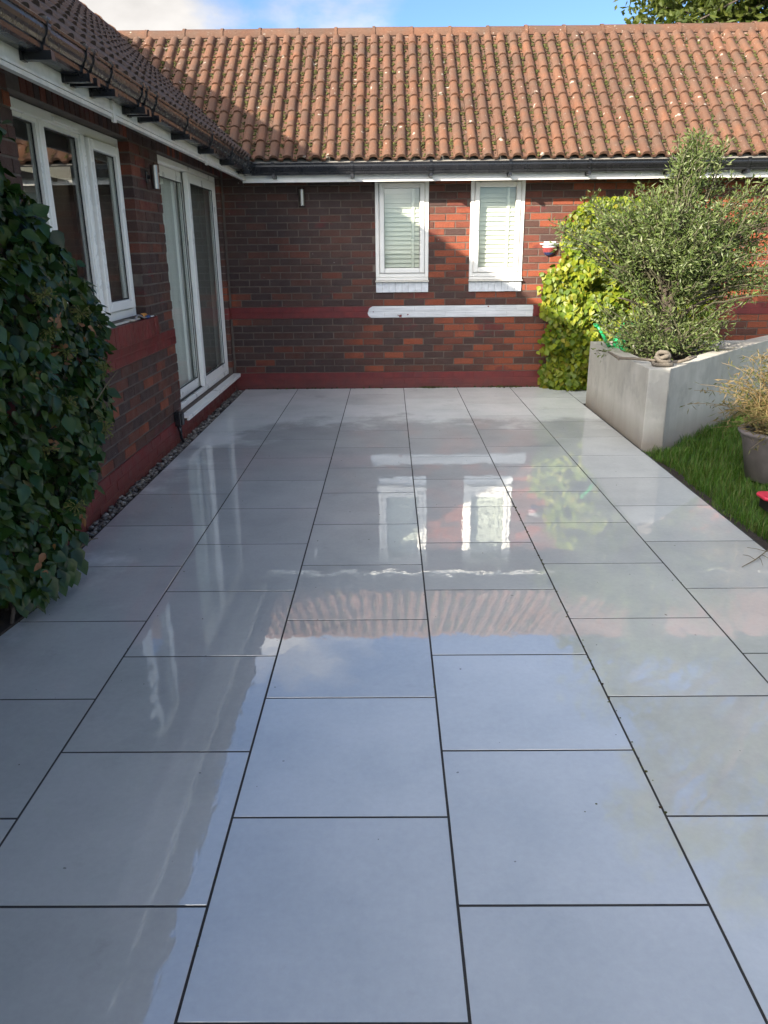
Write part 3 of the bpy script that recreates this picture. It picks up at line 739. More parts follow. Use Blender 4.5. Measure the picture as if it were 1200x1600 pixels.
# ------------------------------------------------------------------ wall lamps
def wall_lamp(loc, rz, label):
    t_ = thing('wall_lamp', label, 'wall lamp', loc, 'steel up and down lamps on the brick walls')
    # outward is local -y
    s_ = MB().lathe([(.0,-.08),(.026,-.08),(.029,-.078),(.029,.078),(.026,.08),(.022,.08),(.022,.07),(0,.07)], 0, -.062, 20).build('lamp_shade', MSTEEL, t_, smooth=True); set_sharp(s_.data)
    bevel(MB().box(-.022,.022,-.012,0,-.04,.04).build('back_plate', MBLACK, t_), .004)
    bevel(MB().box(-.012,.012,-.036,-.012,-.012,.012).build('arm', MBLACK, t_), .003)
    t_.rotation_euler = (0,0,rz); return t_
wall_lamp((-.905, WY, 2.0), 0, 'small steel cylinder lamp on the shaded back wall left of the windows')
wall_lamp((WX, 6.0, 1.99), PI/2, 'steel cylinder lamp on the brick pier between left window and sliding door')
# black socket and cable at the foot of the door
t_ = thing('outdoor_socket', 'black plastic outlet with cable at the wall foot before the sliding door', 'socket', (WX, 6.13, .20))
bevel(MB().box(0,.055,-.04,.04,-.06,.06).build('housing', MBLACK, t_), .008)
bevel(MB().box(.056,.066,-.034,.034,-.052,.045).build('cover', MBLACK, t_), .004)
MB().tube([(.03,-.01,-.06),(.035,-.005,-.11),(.03,.015,-.16),(.045,.02,-.2)], [.02,.014,.012,.012], 8).build('cable', MBLACK, t_, smooth=True)

# ------------------------------------------------------------------ half-bowl wall planter
t_ = thing('wall_pot', 'small white, red and blue half-round pot hung on the sunlit brick wall', 'wall pot', (1.71, WY, 1.46))
def half_lathe(prof, n=14):
    mb = MB(); vs = []
    for r, z in prof:
        for j in range(n+1):
            a = PI*j/n; vs.append((-r*math.cos(a), -r*.85*math.sin(a), z))
    mb.add(vs, [(i*(n+1)+j, i*(n+1)+j+1, (i+1)*(n+1)+j+1, (i+1)*(n+1)+j) for i in range(len(prof)-1) for j in range(n)]); return mb
half_lathe([(.088,.03),(.085,.0),(.074,-.03)]).build('bowl', simple('red_glaze', (.22,.045,.045), .3, .25, 30), t_, smooth=True)
half_lathe([(.074,-.03),(.058,-.055),(.03,-.075),(0,-.078)]).build('base', simple('blue_glaze', (.03,.045,.12), .3, .2, 30), t_, smooth=True)
half_lathe([(.080,.052),(.118,.062),(.128,.072),(.122,.078),(.095,.07),(.088,.03)]).build('rim', MWPAINT, t_, smooth=True)
half_lathe([(0,.045),(.09,.046)]).build('soil', MSOIL, t_)

MB().box(-.075, .075, -.012, -.001, .03, .10).build('hanger', MWPAINT, t_)
t_.scale = (.84, .84, .84)
# ================================================================== PLANTER
m, t, b = mat('rendered_concrete')
n1 = noise_n(t, 2.5, 7, .65); n2 = noise_n(t, 7, 6, .7, stretch=(1,1,.22)); n3 = noise_n(t, 40, 5, .7)
col = ramp(t, n1.outputs[0], [(.3,(.36,.34,.295)),(.5,(.44,.42,.37)),(.7,(.51,.49,.44))]).outputs[0]
col = mixn(t, .8, col, ramp(t, n2.outputs[0], [(.35,(.86,.86,.85)),(.6,(1.03,1.03,1.03))]).outputs[0], 'MULTIPLY')
geo = N(t, 'ShaderNodeNewGeometry'); sp = N(t, 'ShaderNodeSeparateXYZ'); t.links.new(geo.outputs['Position'], sp.inputs[0])
zz = mathn(t, 'ADD', sp.outputs[2], mathn(t, 'MULTIPLY', n1.outputs[0], -.22))
lo = mapr(t, zz, -.1, .1, .7, 0); col = mixn(t, lo.outputs[0], col, (.19,.15,.11))
wetp = mapr(t, noise_n(t, 3.6, 5, .6).outputs[0], .54, .62, 0, .35); col = mixn(t, wetp.outputs[0], col, (.27,.26,.24))
t.links.new(col, b.inputs['Base Color']); b.inputs['Roughness'].default_value = .8; bump(t, b, n3.outputs[0], .003); MCONC = m
PZ = .615
outer = [(1.94,5.80),(2.10,5.80),(4.10,8.10),(4.10,8.35),(3.85,8.35),(3.60,7.64),(1.955,7.64)]
planter = thing('planter', 'raised angular planter of pale rendered concrete beside the lawn', 'planter', (2.6,6.9,0))
def pl(mb, name, m_, **k):
    mb.v = [(v[0]-2.6, v[1]-6.9, v[2]) for v in mb.v]; return mb.build(name, m_, planter, **k)
th_ = .13
bevel(pl(MB().prism([(1.94,5.80),(2.10,5.80),(2.07+.0,5.96),(2.07,7.51),(1.955,7.64)], -.05, PZ), 'side_wall', MCONC), .006)
bevel(pl(MB().prism([(2.10,5.80),(4.10,8.10),(4.10,8.30),(4.0,8.19),(2.07,5.96)], -.05, PZ), 'front_wall', MCONC), .006)
bevel(pl(MB().prism([(1.955,7.64),(2.07,7.51),(3.53,7.51),(4.0,8.05),(4.0,8.19),(3.45,7.64)], -.05, PZ-.003), 'back_wall', MCONC), .006)
so_ = MB(); gx, gy = 26, 22
for i in range(gx+1):
    for j in range(gy+1):
        u, v = i/gx, j/gy; yy = lerp(5.97, 7.52, v); xr = lerp(2.10, 3.46, v); xx = lerp(2.05, xr, u)
        so_.v.append((xx, yy, .53+.03*mnoise.noise(Vector((xx*6, yy*6, 0)))))
so_.f = [(i*(gy+1)+j, (i+1)*(gy+1)+j, (i+1)*(gy+1)+j+1, i*(gy+1)+j+1) for i in range(gx) for j in range(gy)]
pl(so_, 'soil', MSOIL, smooth=True)
# forked branch with a knot of old rope, lying on the corner
t_ = thing('driftwood_branch', 'forked grey branch lying across the planter corner under the rope knot', 'branch', (2.0,5.9,PZ))
def T(pts): return [(p[0]-2.0, p[1]-5.9, p[2]-PZ) for p in pts]
bw = MB().tube(T([(1.80,6.42,.665),(1.845,6.28,.632),(1.93,6.18,.640),(2.03,6.06,.645),(2.12,5.99,.640),(2.22,5.99,.637),(2.33,6.05,.650),(2.40,6.09,.662)]), [.008,.013,.012,.011,.011,.013,.012,.005], 7)
bw.tube(T([(1.845,6.28,.632),(1.835,6.23,.625)]), [.013,.006], 6); bw.tube(T([(2.28,6.02,.645),(2.34,6.10,.66),(2.42,6.13,.668)]), [.01,.007,.003], 6)
bw.build('bough', MDRY, t_, smooth=True)
t_ = thing('rope_knot', 'thick knot of old grey rope on the planter corner', 'rope', (2.08,5.93,PZ))
for q, (cz, rr_, tilt, tw) in enumerate(((.018,.058,.05,.0), (.050,.050,.35,.8), (.078,.036,-.5,1.9), (.075,.038,1.1,2.6))):
    pts = []
    for k in range(21):
        a = 2*PI*k/20; v = Vector((rr_*1.15*math.cos(a), rr_*math.sin(a), .004*math.sin(3*a)))
        v = Matrix.Rotation(tilt, 3, 'X') @ v; v = Matrix.Rotation(tw, 3, 'Z') @ v
        pts.append((v.x, v.y, v.z+cz+.002))
    MB().tube(pts, [.0165*(1+.12*math.sin(k*2.1)) for k in range(21)], 8, cap=False).build('rope_loop', MROPE, t_, smooth=True)

# green watering can in the planter behind the olive's skirts
t_ = thing('watering_can', 'bright green plastic watering can half hidden in leaves behind planter corner', 'watering can', (2.12,7.15,.54))
MGR = simple('green_plastic', (.02,.36,.12), .35, .1, 10)
c_ = MB().lathe([(0,0),(.075,0),(.085,.01),(.08,.17),(.05,.195),(.045,.205),(.04,.195)], .0, 0, 20).build('body', MGR, t_, smooth=True)
MB().tube([(-.07,0,.04),(-.12,0,.09),(-.19,0,.20),(-.235,0,.265)], [.022,.017,.013,.011], 10).build('spout', MGR, t_, smooth=True)
MB().lathe([(0,.0),(.03,.0),(.026,-.012),(.01,-.03)], 0, 0, 14).build('rose', MGR, t_, smooth=True).location = (-.245,0,.285)
MB().tube([(-.03,0,.20),(-.02,0,.27),(.04,0,.30),(.10,0,.27),(.115,0,.19),(.083,0,.10)], .011, 8).build('handle', MGR, t_, smooth=True)

# ================================================================== FOLIAGE HELPERS
def frame_of(nrm, tip):
    nrm = Vector(nrm).normalized(); tip = Vector(tip); tip = (tip - nrm*tip.dot(nrm))
    if tip.length < 1e-3: tip = nrm.orthogonal()
    tip.normalize(); side = tip.cross(nrm); return side, tip, nrm
def leaf_shape(wd=.36, curl=.12, fold=.10):
    # unit length along y, width wd*2, folded along the midrib, tip drooping
    ys = [0, .12, .38, .68, 1.0]; ws = [.0, .62, 1.0, .66, 0]
    vs = []; fs = []
    mid = [(0, y, -curl*y*y) for y in ys]
    Lf = [(-wd*w_, y-.02*w_, -curl*y*y+fold*w_*wd*2) for y, w_ in zip(ys[1:4], ws[1:4])]
    Rt = [(wd*w_, y-.02*w_, -curl*y*y+fold*w_*wd*2) for y, w_ in zip(ys[1:4], ws[1:4])]
    vs = mid+Lf+Rt                       # 0-4 mid, 5-7 left, 8-10 right
    fs = [(0,1,5),(1,2,6,5),(2,3,7,6),(3,4,7),(0,8,1),(1,8,9,2),(2,9,10,3),(3,10,4)]
    return vs, fs
LS = [leaf_shape(.36,.15,.12), leaf_shape(.31,.3,.2), leaf_shape(.40,.05,.08), leaf_shape(.34,-.12,.15)]
def put_leaf(mb, p, nrm, tip, size, shp=None):
    s, tpp, nn = frame_of(nrm, tip); vs, fs = shp or LS[0]
    mb.add([Vector(p) + (s*v[0] + tpp*v[1] + nn*v[2])*size for v in vs], fs)
def leaf_obj(mesh, p, nrm, tip, size, parent):
    s, tpp, nn = frame_of(nrm, tip)
    o = link('leaf', mesh, parent)
    mm = Matrix(((s.x*size, tpp.x*size, nn.x*size, p[0]), (s.y*size, tpp.y*size, nn.y*size, p[1]), (s.z*size, tpp.z*size, nn.z*size, p[2]), (0,0,0,1)))
    o.matrix_world = mm; return o
def small_leaf(mb, p, d, nrm, l, wd):       # 2-triangle-wide pointed leaf
    s, tpp, nn = frame_of(nrm, d); p = Vector(p)
    mb.add([p, p+tpp*l*.45+s*wd*.5-nn*.1*wd, p+tpp*l, p+tpp*l*.45-s*wd*.5-nn*.1*wd, p+tpp*l*.45+nn*.12*wd], [(0,1,4),(1,2,4),(2,3,4),(3,0,4)])
def interp(tab, v):
    if v <= tab[0][0]: return tab[0][1]
    for (a, b_), (c, d_) in zip(tab, tab[1:]):
        if v <= c: return lerp(b_, d_, (v-a)/(c-a))
    return tab[-1][1]

# ================================================================== DARK CLIMBER ON THE LEFT WALL
cl = thing('climbing_hydrangea', 'large dark green climbing shrub on the left wall in front of the window', 'climbing shrub', (WX, 3.0, 0))
YM = [(0, 3.15), (.12, 3.42), (.3, 3.78), (.5, 4.02), (.7, 4.2), (1.0, 4.36), (1.2, 4.34), (1.35, 4.2), (1.47, 4.0), (1.6, 3.76), (1.72, 3.55), (1.85, 3.42), (2.0, 3.28), (2.2, 3.08), (2.4, 2.7)]
def bulge(y, z):
    e_ = interp(YM, z) - y
    return .04 + .32*min(1, max(0, e_)/.55)**.6 * (1 - .35*max(0, .5-z)/.5) * (.84+.55*mnoise.noise(Vector((0, y*3.4, z*3.4))))
leaves = []
for _ in range(13500):
    z = R.uniform(.04, 2.3); ym = interp(YM, z) + .16*mnoise.noise(Vector((1, 5, z*5))) + .06*mnoise.noise(Vector((4, 5, z*17))) + R.gauss(0, .03)
    y = R.uniform(1.5, ym)
    if y < 2.2 and R.random() < .4 or z < (3.08-y)*.55+.03 : continue
    bb = bulge(y, z); dep = 1 - R.random()**2.1*.9
    x = WX + .02 + bb*dep + R.gauss(0, .012)
    nrm = Vector((.7+R.gauss(0,.5), -.25+R.gauss(0,.6), .5+R.gauss(0,.5)))
    e_ = ym - y
    if e_ < .3: nrm.y += .5
    tip = Vector((R.gauss(.25,.35), R.gauss(.1,.6), -1+R.gauss(0,.4)))
    leaves.append((Vector((x,y,z)), nrm, tip, (R.uniform(.030,.052) if R.random() < .55 else R.uniform(.052,.085)), dep))
# stray leaves at the foot
for _ in range(90):
    y = R.uniform(2.9, 3.35); leaves.append((Vector((R.uniform(-1.6,-1.43), y, R.uniform(.10,.3))), Vector((.6,-.6,.3)), Vector((.2,-.1,-1)), R.uniform(.06,.1), 1))
def lscore(l):
    q = px(l[0])
    if q is None or q[0] < 0 or q[0] > 250 or q[1] > 990: return 0
    return l[4]*l[3]/(l[0]-Vector((0,0,CAM_H))).length if l[4] > .80 else 0
ordl = sorted(range(len(leaves)), key=lambda i: -lscore(leaves[i])); keep = set(ordl[:300])
lms = []
for sh_ in LS:
    mb = MB(); mb.add(*sh_); lms.append(mb.mesh('leaf', MLEAFD, smooth=True))
fol = MB()
def off(p, o): return Vector(p) - o.location
for i, (p, nrm, tip, s_, dp) in enumerate(leaves):
    k = R.randrange(4)
    if i in keep: leaf_obj(lms[k], p, nrm, tip, s_, cl)
    else: put_leaf(fol, p-cl.location, nrm, tip, s_, LS[k])
fol.build('foliage', MLEAFD, cl, smooth=True, kind='stuff')
for k in range(16):
    y = R.uniform(1.9, 3.3); pts = []; yy = y; x = WX+.05
    for j in range(8):
        z = j*R.uniform(.18,.24); yy += R.gauss(0, .06)+(.05 if j < 5 else -.03); pts.append((x-cl.location.x+R.uniform(0,.12), min(yy, interp(YM, z)-.1)-cl.location.y, z))
    MB().tube(pts, [.009-.0008*j for j in range(8)], 5).build('stem', MBARK, cl, smooth=True)
def sprig(root, p, n_, rad, m_, size):
    mb = MB(); o_ = root.location
    for _ in range(n_):
        d_ = Vector((R.gauss(0,1), R.gauss(0,1), R.gauss(0,.7))).normalized()*rad*R.uniform(.5,1); e2 = Vector(p)+d_-o_
        mb.tube([Vector(p)-o_, (Vector(p)-o_+e2)/2+Vector((0,0,.006)), e2], [.0016,.0012,.001], 3); blob(mb, e2, size, R.randrange(9999), 1)
    mb.build('seed_head', m_, root)
for (y, z) in ((3.12,1.32),(3.18,1.18),(3.45,1.06),(3.05,.72),(3.5,.7),(3.2,.42),(3.55,1.22),(3.3,.86),(3.75,.95)):
    sprig(cl, (WX+bulge(y,z)+.05, y, z), 46, .055, MFLOWER, .004)
bl = MB()
for (y, z) in ((3.40,1.08),(3.46,1.04),(3.1,.74),(3.28,.36),(3.2,1.22),(3.55,1.15),(3.3,1.0),(2.95,.3)):
    for _ in range(4): put_leaf(bl, Vector((WX+bulge(y,z)+.045+R.gauss(0,.01), y+R.gauss(0,.03), z+R.gauss(0,.025)))-cl.location, (R.gauss(.5,.5),R.gauss(-.5,.5),R.gauss(.3,.5)), (R.gauss(0,1),R.gauss(0,1),-.5), R.uniform(.025,.05), LS[1])
bl.build('withered_leaves', MBROWNLEAF, cl, smooth=True, kind='stuff')
# long shoots poking out
for (p0, p1) in (((-1.45,3.3,.18),(-1.40,3.42,.19)), ((-1.38,3.5,.80),(-1.36,3.85,.92))):
    a_ = Vector(p0)-cl.location; c_ = Vector(p1)-cl.location; MB().tube([a_, (a_+c_)/2+Vector((.01,0,.02)), c_], [.004,.003,.002], 5).build('shoot', MSTEM, cl)

# ================================================================== LIME CLIMBER ON THE BACK WALL
cg = thing('climbing_shrub', 'bright lime green leafy climber covering the back wall behind the olive', 'climbing shrub', (2.6, WY, 0))
XL = [(0, 1.70), (.3, 1.68), (.6, 1.72), (.8, 1.70), (1.0, 1.66), (1.22, 1.68), (1.34, 1.84), (1.6, 1.88), (1.75, 1.88), (1.85, 1.95), (2.0, 2.2)]
XRt = [(0, 3.6), (1.0, 3.52), (1.5, 3.5), (1.8, 3.3), (1.95, 2.9), (2.0, 2.5)]
gl2 = []
for _ in range(6800):
    z = R.uniform(.03, 1.98); a_ = interp(XL, z)+R.gauss(0,.035)+.07*mnoise.noise(Vector((z*5,1,1))); c_ = interp(XRt, z)
    x = R.uniform(a_, c_) if R.random() < .45 else R.uniform(a_, min(c_, 2.45))
    e_ = min(x-a_, c_-x, 2.0-z); bb = .05+.30*min(1, max(0,e_)/.35)**.6*(.75+.8*mnoise.noise(Vector((x*5,0,z*5)))); dep = 1-R.random()**2*.8
    nrm = Vector((-.25+R.gauss(0,.5), -.8+R.gauss(0,.35), .4+R.gauss(0,.45)))
    gl2.append((Vector((x, WY-.02-bb*dep, z)), nrm, Vector((R.gauss(0,.5), -.2, -1)), R.uniform(.045,.078), dep))
def gscore(l):
    q = px(l[0])
    return l[3] if l[4] > .85 and q and q[0] < 1000 and l[0].x < 2.45 else 0
ordl = sorted(range(len(gl2)), key=lambda i: -gscore(gl2[i])); keep = set(ordl[:300])
ROUND = leaf_shape(.44,.12,.10)
mb = MB(); mb.add(*ROUND); lmg = mb.mesh('leaf', MLEAFL, smooth=True)
fol = MB()
for i, (p, nrm, tip, s_, dp) in enumerate(gl2):
    if i in keep: leaf_obj(lmg, p, nrm, tip, s_, cg)
    else: put_leaf(fol, p-cg.location, nrm, tip, s_, ROUND)
fol.build('foliage', MLEAFL, cg, smooth=True, kind='stuff')
for k in range(12):
    x = R.uniform(1.85, 3.3); pts = []
    for j in range(7): x += R.gauss(0,.05); pts.append((x-2.6, -.05-R.uniform(0,.05), j*.26))
    MB().tube(pts, [.012-.001*j for j in range(7)], 5).build('stem', MSTEM, cg)

# ================================================================== OLIVE TREE
ol = thing('olive_tree', 'silvery olive tree with a gnarled dark trunk growing in the planter', 'tree', (2.42, 6.95, .52))
O0 = ol.location.copy()
tk = MB()
for a_ in range(5):
    q = a_*1.26; pts = []
    for j in range(9):
        u = j/8; tw = q+u*1.9; rr_ = .050*(1-.35*u)+.02*math.sin(j*1.7+a_); pts.append((rr_*math.cos(tw)+.05*u*math.sin(u*4), rr_*math.sin(tw), -.05+.75*u))
    tk.tube(pts, [.052*(1-.35*j/8)*(1+.12*math.sin(j*2.3+a_)) for j in range(9)], 8)
tk.build('trunk', MBARK, ol, smooth=True)
def bez(a, b_, c, n_):
    return [a*(1-u)**2+b_*2*u*(1-u)+c*u*u for u in [i/n_ for i in range(n_+1)]]
head = [Vector((.02,0,.62)), Vector((0,0,.45)), Vector((.03,.02,.3))]
ends = []
RO = random.Random(5)
for k in range(255):                                        # crown
    while True:
        v = Vector((RO.uniform(-1,1), RO.uniform(-1,1), RO.uniform(-1,1)))
        if .25 < v.length < 1: break
    v = v*(1 if v.length > .6 else 1.25)
    ends.append(Vector((2.42+v.x*.66, 6.95+v.y*.55, 1.50+v.z*.58)))
for k in range(26): ends.append(Vector((2.55+RO.gauss(0,.13), 6.9+RO.gauss(0,.15), 2.10+RO.uniform(0,.22))))
for k in range(13): ends.append(Vector((2.50+RO.gauss(0,.05), 6.9+RO.gauss(0,.08), 2.22+RO.uniform(0,.14))))
for k in range(24): ends.append(Vector((RO.uniform(1.62,2.0), 6.9+RO.gauss(0,.15), RO.uniform(1.55,1.92))))
for k in range(9): ends.append(Vector((RO.uniform(1.40,1.62), 6.9+RO.gauss(0,.1), RO.uniform(1.52,1.74))))
for k in range(34): ends.append(Vector((RO.uniform(3.0,3.45), 6.95+RO.gauss(0,.15), RO.uniform(1.5,2.08))))
for k in range(28): ends.append(Vector((RO.uniform(2.9,3.4), 6.95+RO.gauss(0,.15), RO.uniform(1.0,1.5))))
for k in range(85):                                         # skirt round the trunk
    a_ = RO.uniform(0, 6.28); rr_ = RO.uniform(.15,.55); ends.append(Vector((2.38+rr_*1.15*math.cos(a_), 6.85+rr_*.75*math.sin(a_), RO.uniform(.60,1.05))))
for k in range(5): ends.append(Vector((2.85+.07*k, 6.75, .62+.14*k)))
lf = MB(); limbs = []; tw_ = MB()
for k, e3 in enumerate(ends):
    e_ = e3-O0; low = e3.z < 1.08
    h_ = Vector((RO.gauss(0,.04), RO.gauss(0,.04), .05)) if low else head[k % 3]
    mid = Vector((lerp(h_.x, e_.x, .45), lerp(h_.y, e_.y, .45), lerp(h_.z, e_.z, .35) if low else max(h_.z, lerp(h_.z, e_.z, .65)+.05)))
    mid += Vector((RO.gauss(0,.09), RO.gauss(0,.09), RO.gauss(0,.07)))
    pts = bez(h_, mid, e_, 12)
    for i_ in range(5, 13): pts[i_] += Vector((RO.gauss(0,.010), RO.gauss(0,.010), RO.gauss(0,.010)))
    tw_.tube(pts[4:], [.006*(1-.8*i/9) + .0012 for i in range(9)], 4, cap=False)
    nl = 52 if not low else 40; u0_ = .60 if not low else .45
    side = [(e_-h_).normalized()]
    for q in range(nl):
        u = lerp(u0_, 1, RO.random()**.8); i = min(11, int(u*12)); p = pts[i].lerp(pts[i+1], u*12-i)
        dd = (pts[min(12,i+1)]-pts[i]).normalized()
        rv = Vector((RO.gauss(0,1), RO.gauss(0,1), RO.gauss(0,1))).normalized()
        # short side twig
        p2 = p + rv*RO.uniform(0, .085)
        d_ = (dd*.45+rv*1.0+Vector((0,0,.35))).normalized()
        small_leaf(lf, p2, d_, Vector((RO.gauss(0,1),RO.gauss(0,1),RO.gauss(.6,1))), RO.uniform(.034,.060), RO.uniform(.011,.018))
lf.build('foliage', MOLIVE, ol, kind='stuff'); tw_.build('twigs', simple('olive_twig', (.075,.07,.04), .8, .2, 20), ol, kind='stuff')
for q in range(9):
    a_ = q*.7; h_ = head[q % 3]; e_ = Vector((.5*math.cos(a_), .35*math.sin(a_), .8+.25*math.sin(q*2.2)))
    pts = bez(h_-Vector((0,0,.08)), Vector((e_.x*.4, e_.y*.4, e_.z*.75+.1)), e_, 9); MB().tube(pts, [.026*(1-.8*i/9) for i in range(10)], 6).build('branch', MBARK, ol, smooth=True)

# ================================================================== POTTED BAMBOO
pp = thing('potted_bamboo', 'grey plastic pot with straw-coloured dried bamboo standing on the lawn', 'potted plant', (2.60, 5.02, -.02))
MPOT = simple('grey_pot_plastic', (.19,.165,.16), .5, .15, 18)
c_ = MB().lathe([(.17,0),(.185,.01),(.235,.27),(.245,.285),(.245,.30),(.262,.315),(.268,.33),(.262,.342),(.245,.345),(.228,.335),(.222,.29),(.0,.285)], 0, 0, 40).build('pot', MPOT, pp, smooth=True); set_sharp(c_.data)
MB().lathe([(0,.292),(.222,.292)], 0, 0, 20).build('soil', MSOIL, pp)
st_ = MB(); lv = MB(); RB = random.Random(8)
for k in range(150):
    a_ = RB.uniform(0, 6.28); r1 = RB.uniform(.0,.15); r2 = r1+RB.uniform(.03,.50); h_ = RB.uniform(.22,.62)*(1.15-.4*(r2/.5))
    if RB.random() < .22: r2 = RB.uniform(.30,.55); h_ = RB.uniform(.0,.22)
    p0 = Vector((r1*math.cos(a_), r1*math.sin(a_), .29)); p2 = Vector((r2*math.cos(a_), r2*math.sin(a_), .29+h_)); p1 = Vector((r1*1.2*math.cos(a_), r1*1.2*math.sin(a_), .29+h_*.8+.08))
    pts = bez(p0, p1, p2, 8); st_.tube(pts, [.0028-.0002*i for i in range(9)], 4, cap=False)
    for q in range(34):
        u = RB.uniform(.3, 1); i = min(7, int(u*8)); p = pts[i].lerp(pts[i+1], u*8-i)
        rv = Vector((RB.gauss(0,1), RB.gauss(0,1), RB.gauss(-.15,.7))).normalized(); p += rv*RB.uniform(0,.035)
        small_leaf(lv, p, rv+Vector((0,0,-.25)), Vector((RB.gauss(0,1),RB.gauss(0,1),1)), RB.uniform(.03,.07), RB.uniform(.005,.011))
st_.build('canes', simple('straw_cane', (.20,.14,.06), .6, .2, 30), pp, kind='stuff'); lv.build('foliage', MBAMB, pp, kind='stuff')

# ================================================================== CHILD'S SCOOTER at the right edge
scx = thing('scooter', 'coral red child scooter with lime green wheels lying on the lawn edge', 'scooter', (2.45, 4.28, 0))
MCOR = simple('coral_plastic', (.62,.035,.075), .3, .08, 10); MLIME = simple('lime_plastic', (.42,.52,.10), .4, .1, 14)
dk_ = MB().prism([(-.30,-.05),(-.28,-.075),(.2,-.09),(.2,.09),(-.28,.075),(-.30,.05)], .085, .107).build('deck', MCOR, scx); bevel(dk_, .01, 3)
MB().prism([(-.27,-.055),(.2,-.075),(.2,.075),(-.27,.055)], .02, .084).build('underside', MRUB, scx)
for (x_, y_, z_, ax) in ((-.225,-.02,.128,0), (-.19,.045,.150,0)):
    mb = MB(); n_ = 16; vs = []
    for (xx, rr_) in ((-.03,.012),(-.03,.022),(.05,.022),(.05,.012)):
        for j in range(n_): q = 2*PI*j/n_; vs.append((xx, rr_*math.cos(q), rr_*math.sin(q)))
    mb.add(vs, [(i*n_+j, i*n_+(j+1)%n_, ((i+1)%4)*n_+(j+1)%n_, ((i+1)%4)*n_+j) for i in range(4) for j in range(n_)])
    o = mb.build('wheel', MLIME, scx, smooth=True); o.location = (x_, y_, z_); o.rotation_euler = (0,0,.9); set_sharp(o.data)
MB().tube([(.17,0,.1),(.19,.02,.6),(.2,.02,.80)], .014, 10).build('stem', MCOR, scx, smooth=True)
MB().tube([(.2,-.13,.80),(.2,.17,.80)], .013, 10).build('handlebar', MLIME, scx, smooth=True)

# ================================================================== THINGS ON THE LEFT SILL
ZS = 1.0375
t_ = thing('flat_stone', 'small flat beige stone on the red window sill', 'stone', (WX+.005, 5.27, ZS))
mb = MB(); blob(mb, (0,0,.011), .042, 5, .3); mb.build('stone', simple('beige_stone', (.42,.38,.32), .8, .2, 40), t_, smooth=True)
t_ = thing('screwdriver', 'orange and black handled screwdriver on the red window sill', 'screwdriver', (WX+.012, 5.52, ZS))
o = MB().tube([(0,-.02,.020),(0,0,.020),(0,.07,.020),(0,.085,.020)], [.012,.017,.016,.010], 10).build('handle', simple('orange_plastic', (.65,.26,.05), .4, .05, 10), t_, smooth=True)
o = MB().tube([(0,-.045,.017),(0,-.022,.018)], [.015,.016], 10).build('collar', MBLACK, t_, smooth=True)
MB().tube([(0,.085,.02),(.01,.15,.012)], .004, 6).build('shaft', MSTEEL, t_)
t_ = thing('scraper', 'white tipped scraper with a blue handle on the red window sill', 'scraper', (WX+.038, 5.60, ZS))
MB().tube([(0,-.07,.011),(0,.0,.011)], .010, 8).build('handle', simple('blue_plastic', (.02,.07,.20), .4, .1, 10), t_, smooth=True)
bevel(MB().box(-.018,.018,.002,.06,.006,.012).build('blade', MWHITE, t_), .002)
t_ = thing('bent_strap', 'bent grey metal strap lying on the red window sill', 'strap', (WX+.02, 5.40, ZS))
MB().tube([(0,-.06,.01),(.005,-.02,.035),(0,.03,.03),(.015,.08,.012),(.02,.12,.01)], .007, 6).build('strip', simple('dull_metal', (.28,.25,.25), .5, .2, 20, metal=.5), t_, smooth=True)

# ================================================================== GRASS
gr = MB(); RG = random.Random(21)
def inplanter(x, y): return x > 1.93 and y > 5.78 and (y-5.80) > (x-2.10)*1.15
cnt = 0
while cnt < 42000:
    x = 1.935 + (RG.random()**1.25)*2.1; y = RG.uniform(2.6, 8.2)
    if inplanter(x, y) or (x-2.6)**2+(y-5.02)**2 < .18**2: cnt += 0; continue
    dirt = mnoise.noise(Vector((x*5, y*2.2, 7)))
    if x < 2.03 and dirt > .02 and RG.random() < .93: cnt += 1; continue
    cnt += 1
    h_ = RG.uniform(.035, .085)*(.75 if x < 2.0 else 1.15)*(1+.5*mnoise.noise(Vector((x*4,y*4,0)))); a_ = RG.uniform(0, 6.28); ln = RG.uniform(.1,.8)*h_; wd = RG.uniform(.0016,.003)
    dx, dy = math.cos(a_), math.sin(a_); z0 = -.045; sx_, sy_ = -dy*wd, dx*wd
    gr.add([(x-sx_,y-sy_,z0),(x+sx_,y+sy_,z0),(x+dx*ln*.35+sx_*.8,y+dy*ln*.35+sy_*.8,z0+h_*.6),(x+dx*ln*.35-sx_*.8,y+dy*ln*.35-sy_*.8,z0+h_*.6),(x+dx*ln,y+dy*ln,z0+h_)], [(0,1,2,3),(3,2,4)])
gr.build('grass', MGRASS, kind='stuff')
# bare soil margin beside the patio
ed = MB(); n_ = 60
for i in range(n_+1):
    y = lerp(2.4, 5.79, i/n_); wv = .05+.035*mnoise.noise(Vector((0,y*3,0))); ed.v += [(XR+.001, y, -.022), (XR+.03+wv, y, -.026), (XR+.10+wv, y, -.058)]
for i in range(n_): ed.f += [(3*i,3*i+1,3*i+4,3*i+3), (3*i+1,3*i+2,3*i+5,3*i+4)]
ed.build('soil_margin', MSOIL, kind='structure')

# twig lying at the right edge of the patio
t_ = thing('twig', 'thin bare forked twig lying on the patio by the lawn edge', 'twig', (1.80,3.5,0))
MB().tube([(-.10,-.05,.006),(0,.03,.010),(.10,.13,.014),(.2,.2,.03)], [.0015,.0025,.003,.003], 5).build('stalk', MSTEM, t_)
for a_, c_ in (((.0,.03,.01),(-.03,.10,.008)), ((.06,.09,.012),(.075,-.04,.006)), ((.03,.06,.012),(.01,-.03,.006)), ((.1,.13,.014),(.03,.19,.012))):
    MB().tube([a_, ((a_[0]+c_[0])/2,(a_[1]+c_[1])/2,.016), c_], [.002,.0014,.0008], 4).build('side_shoot', MSTEM, t_)

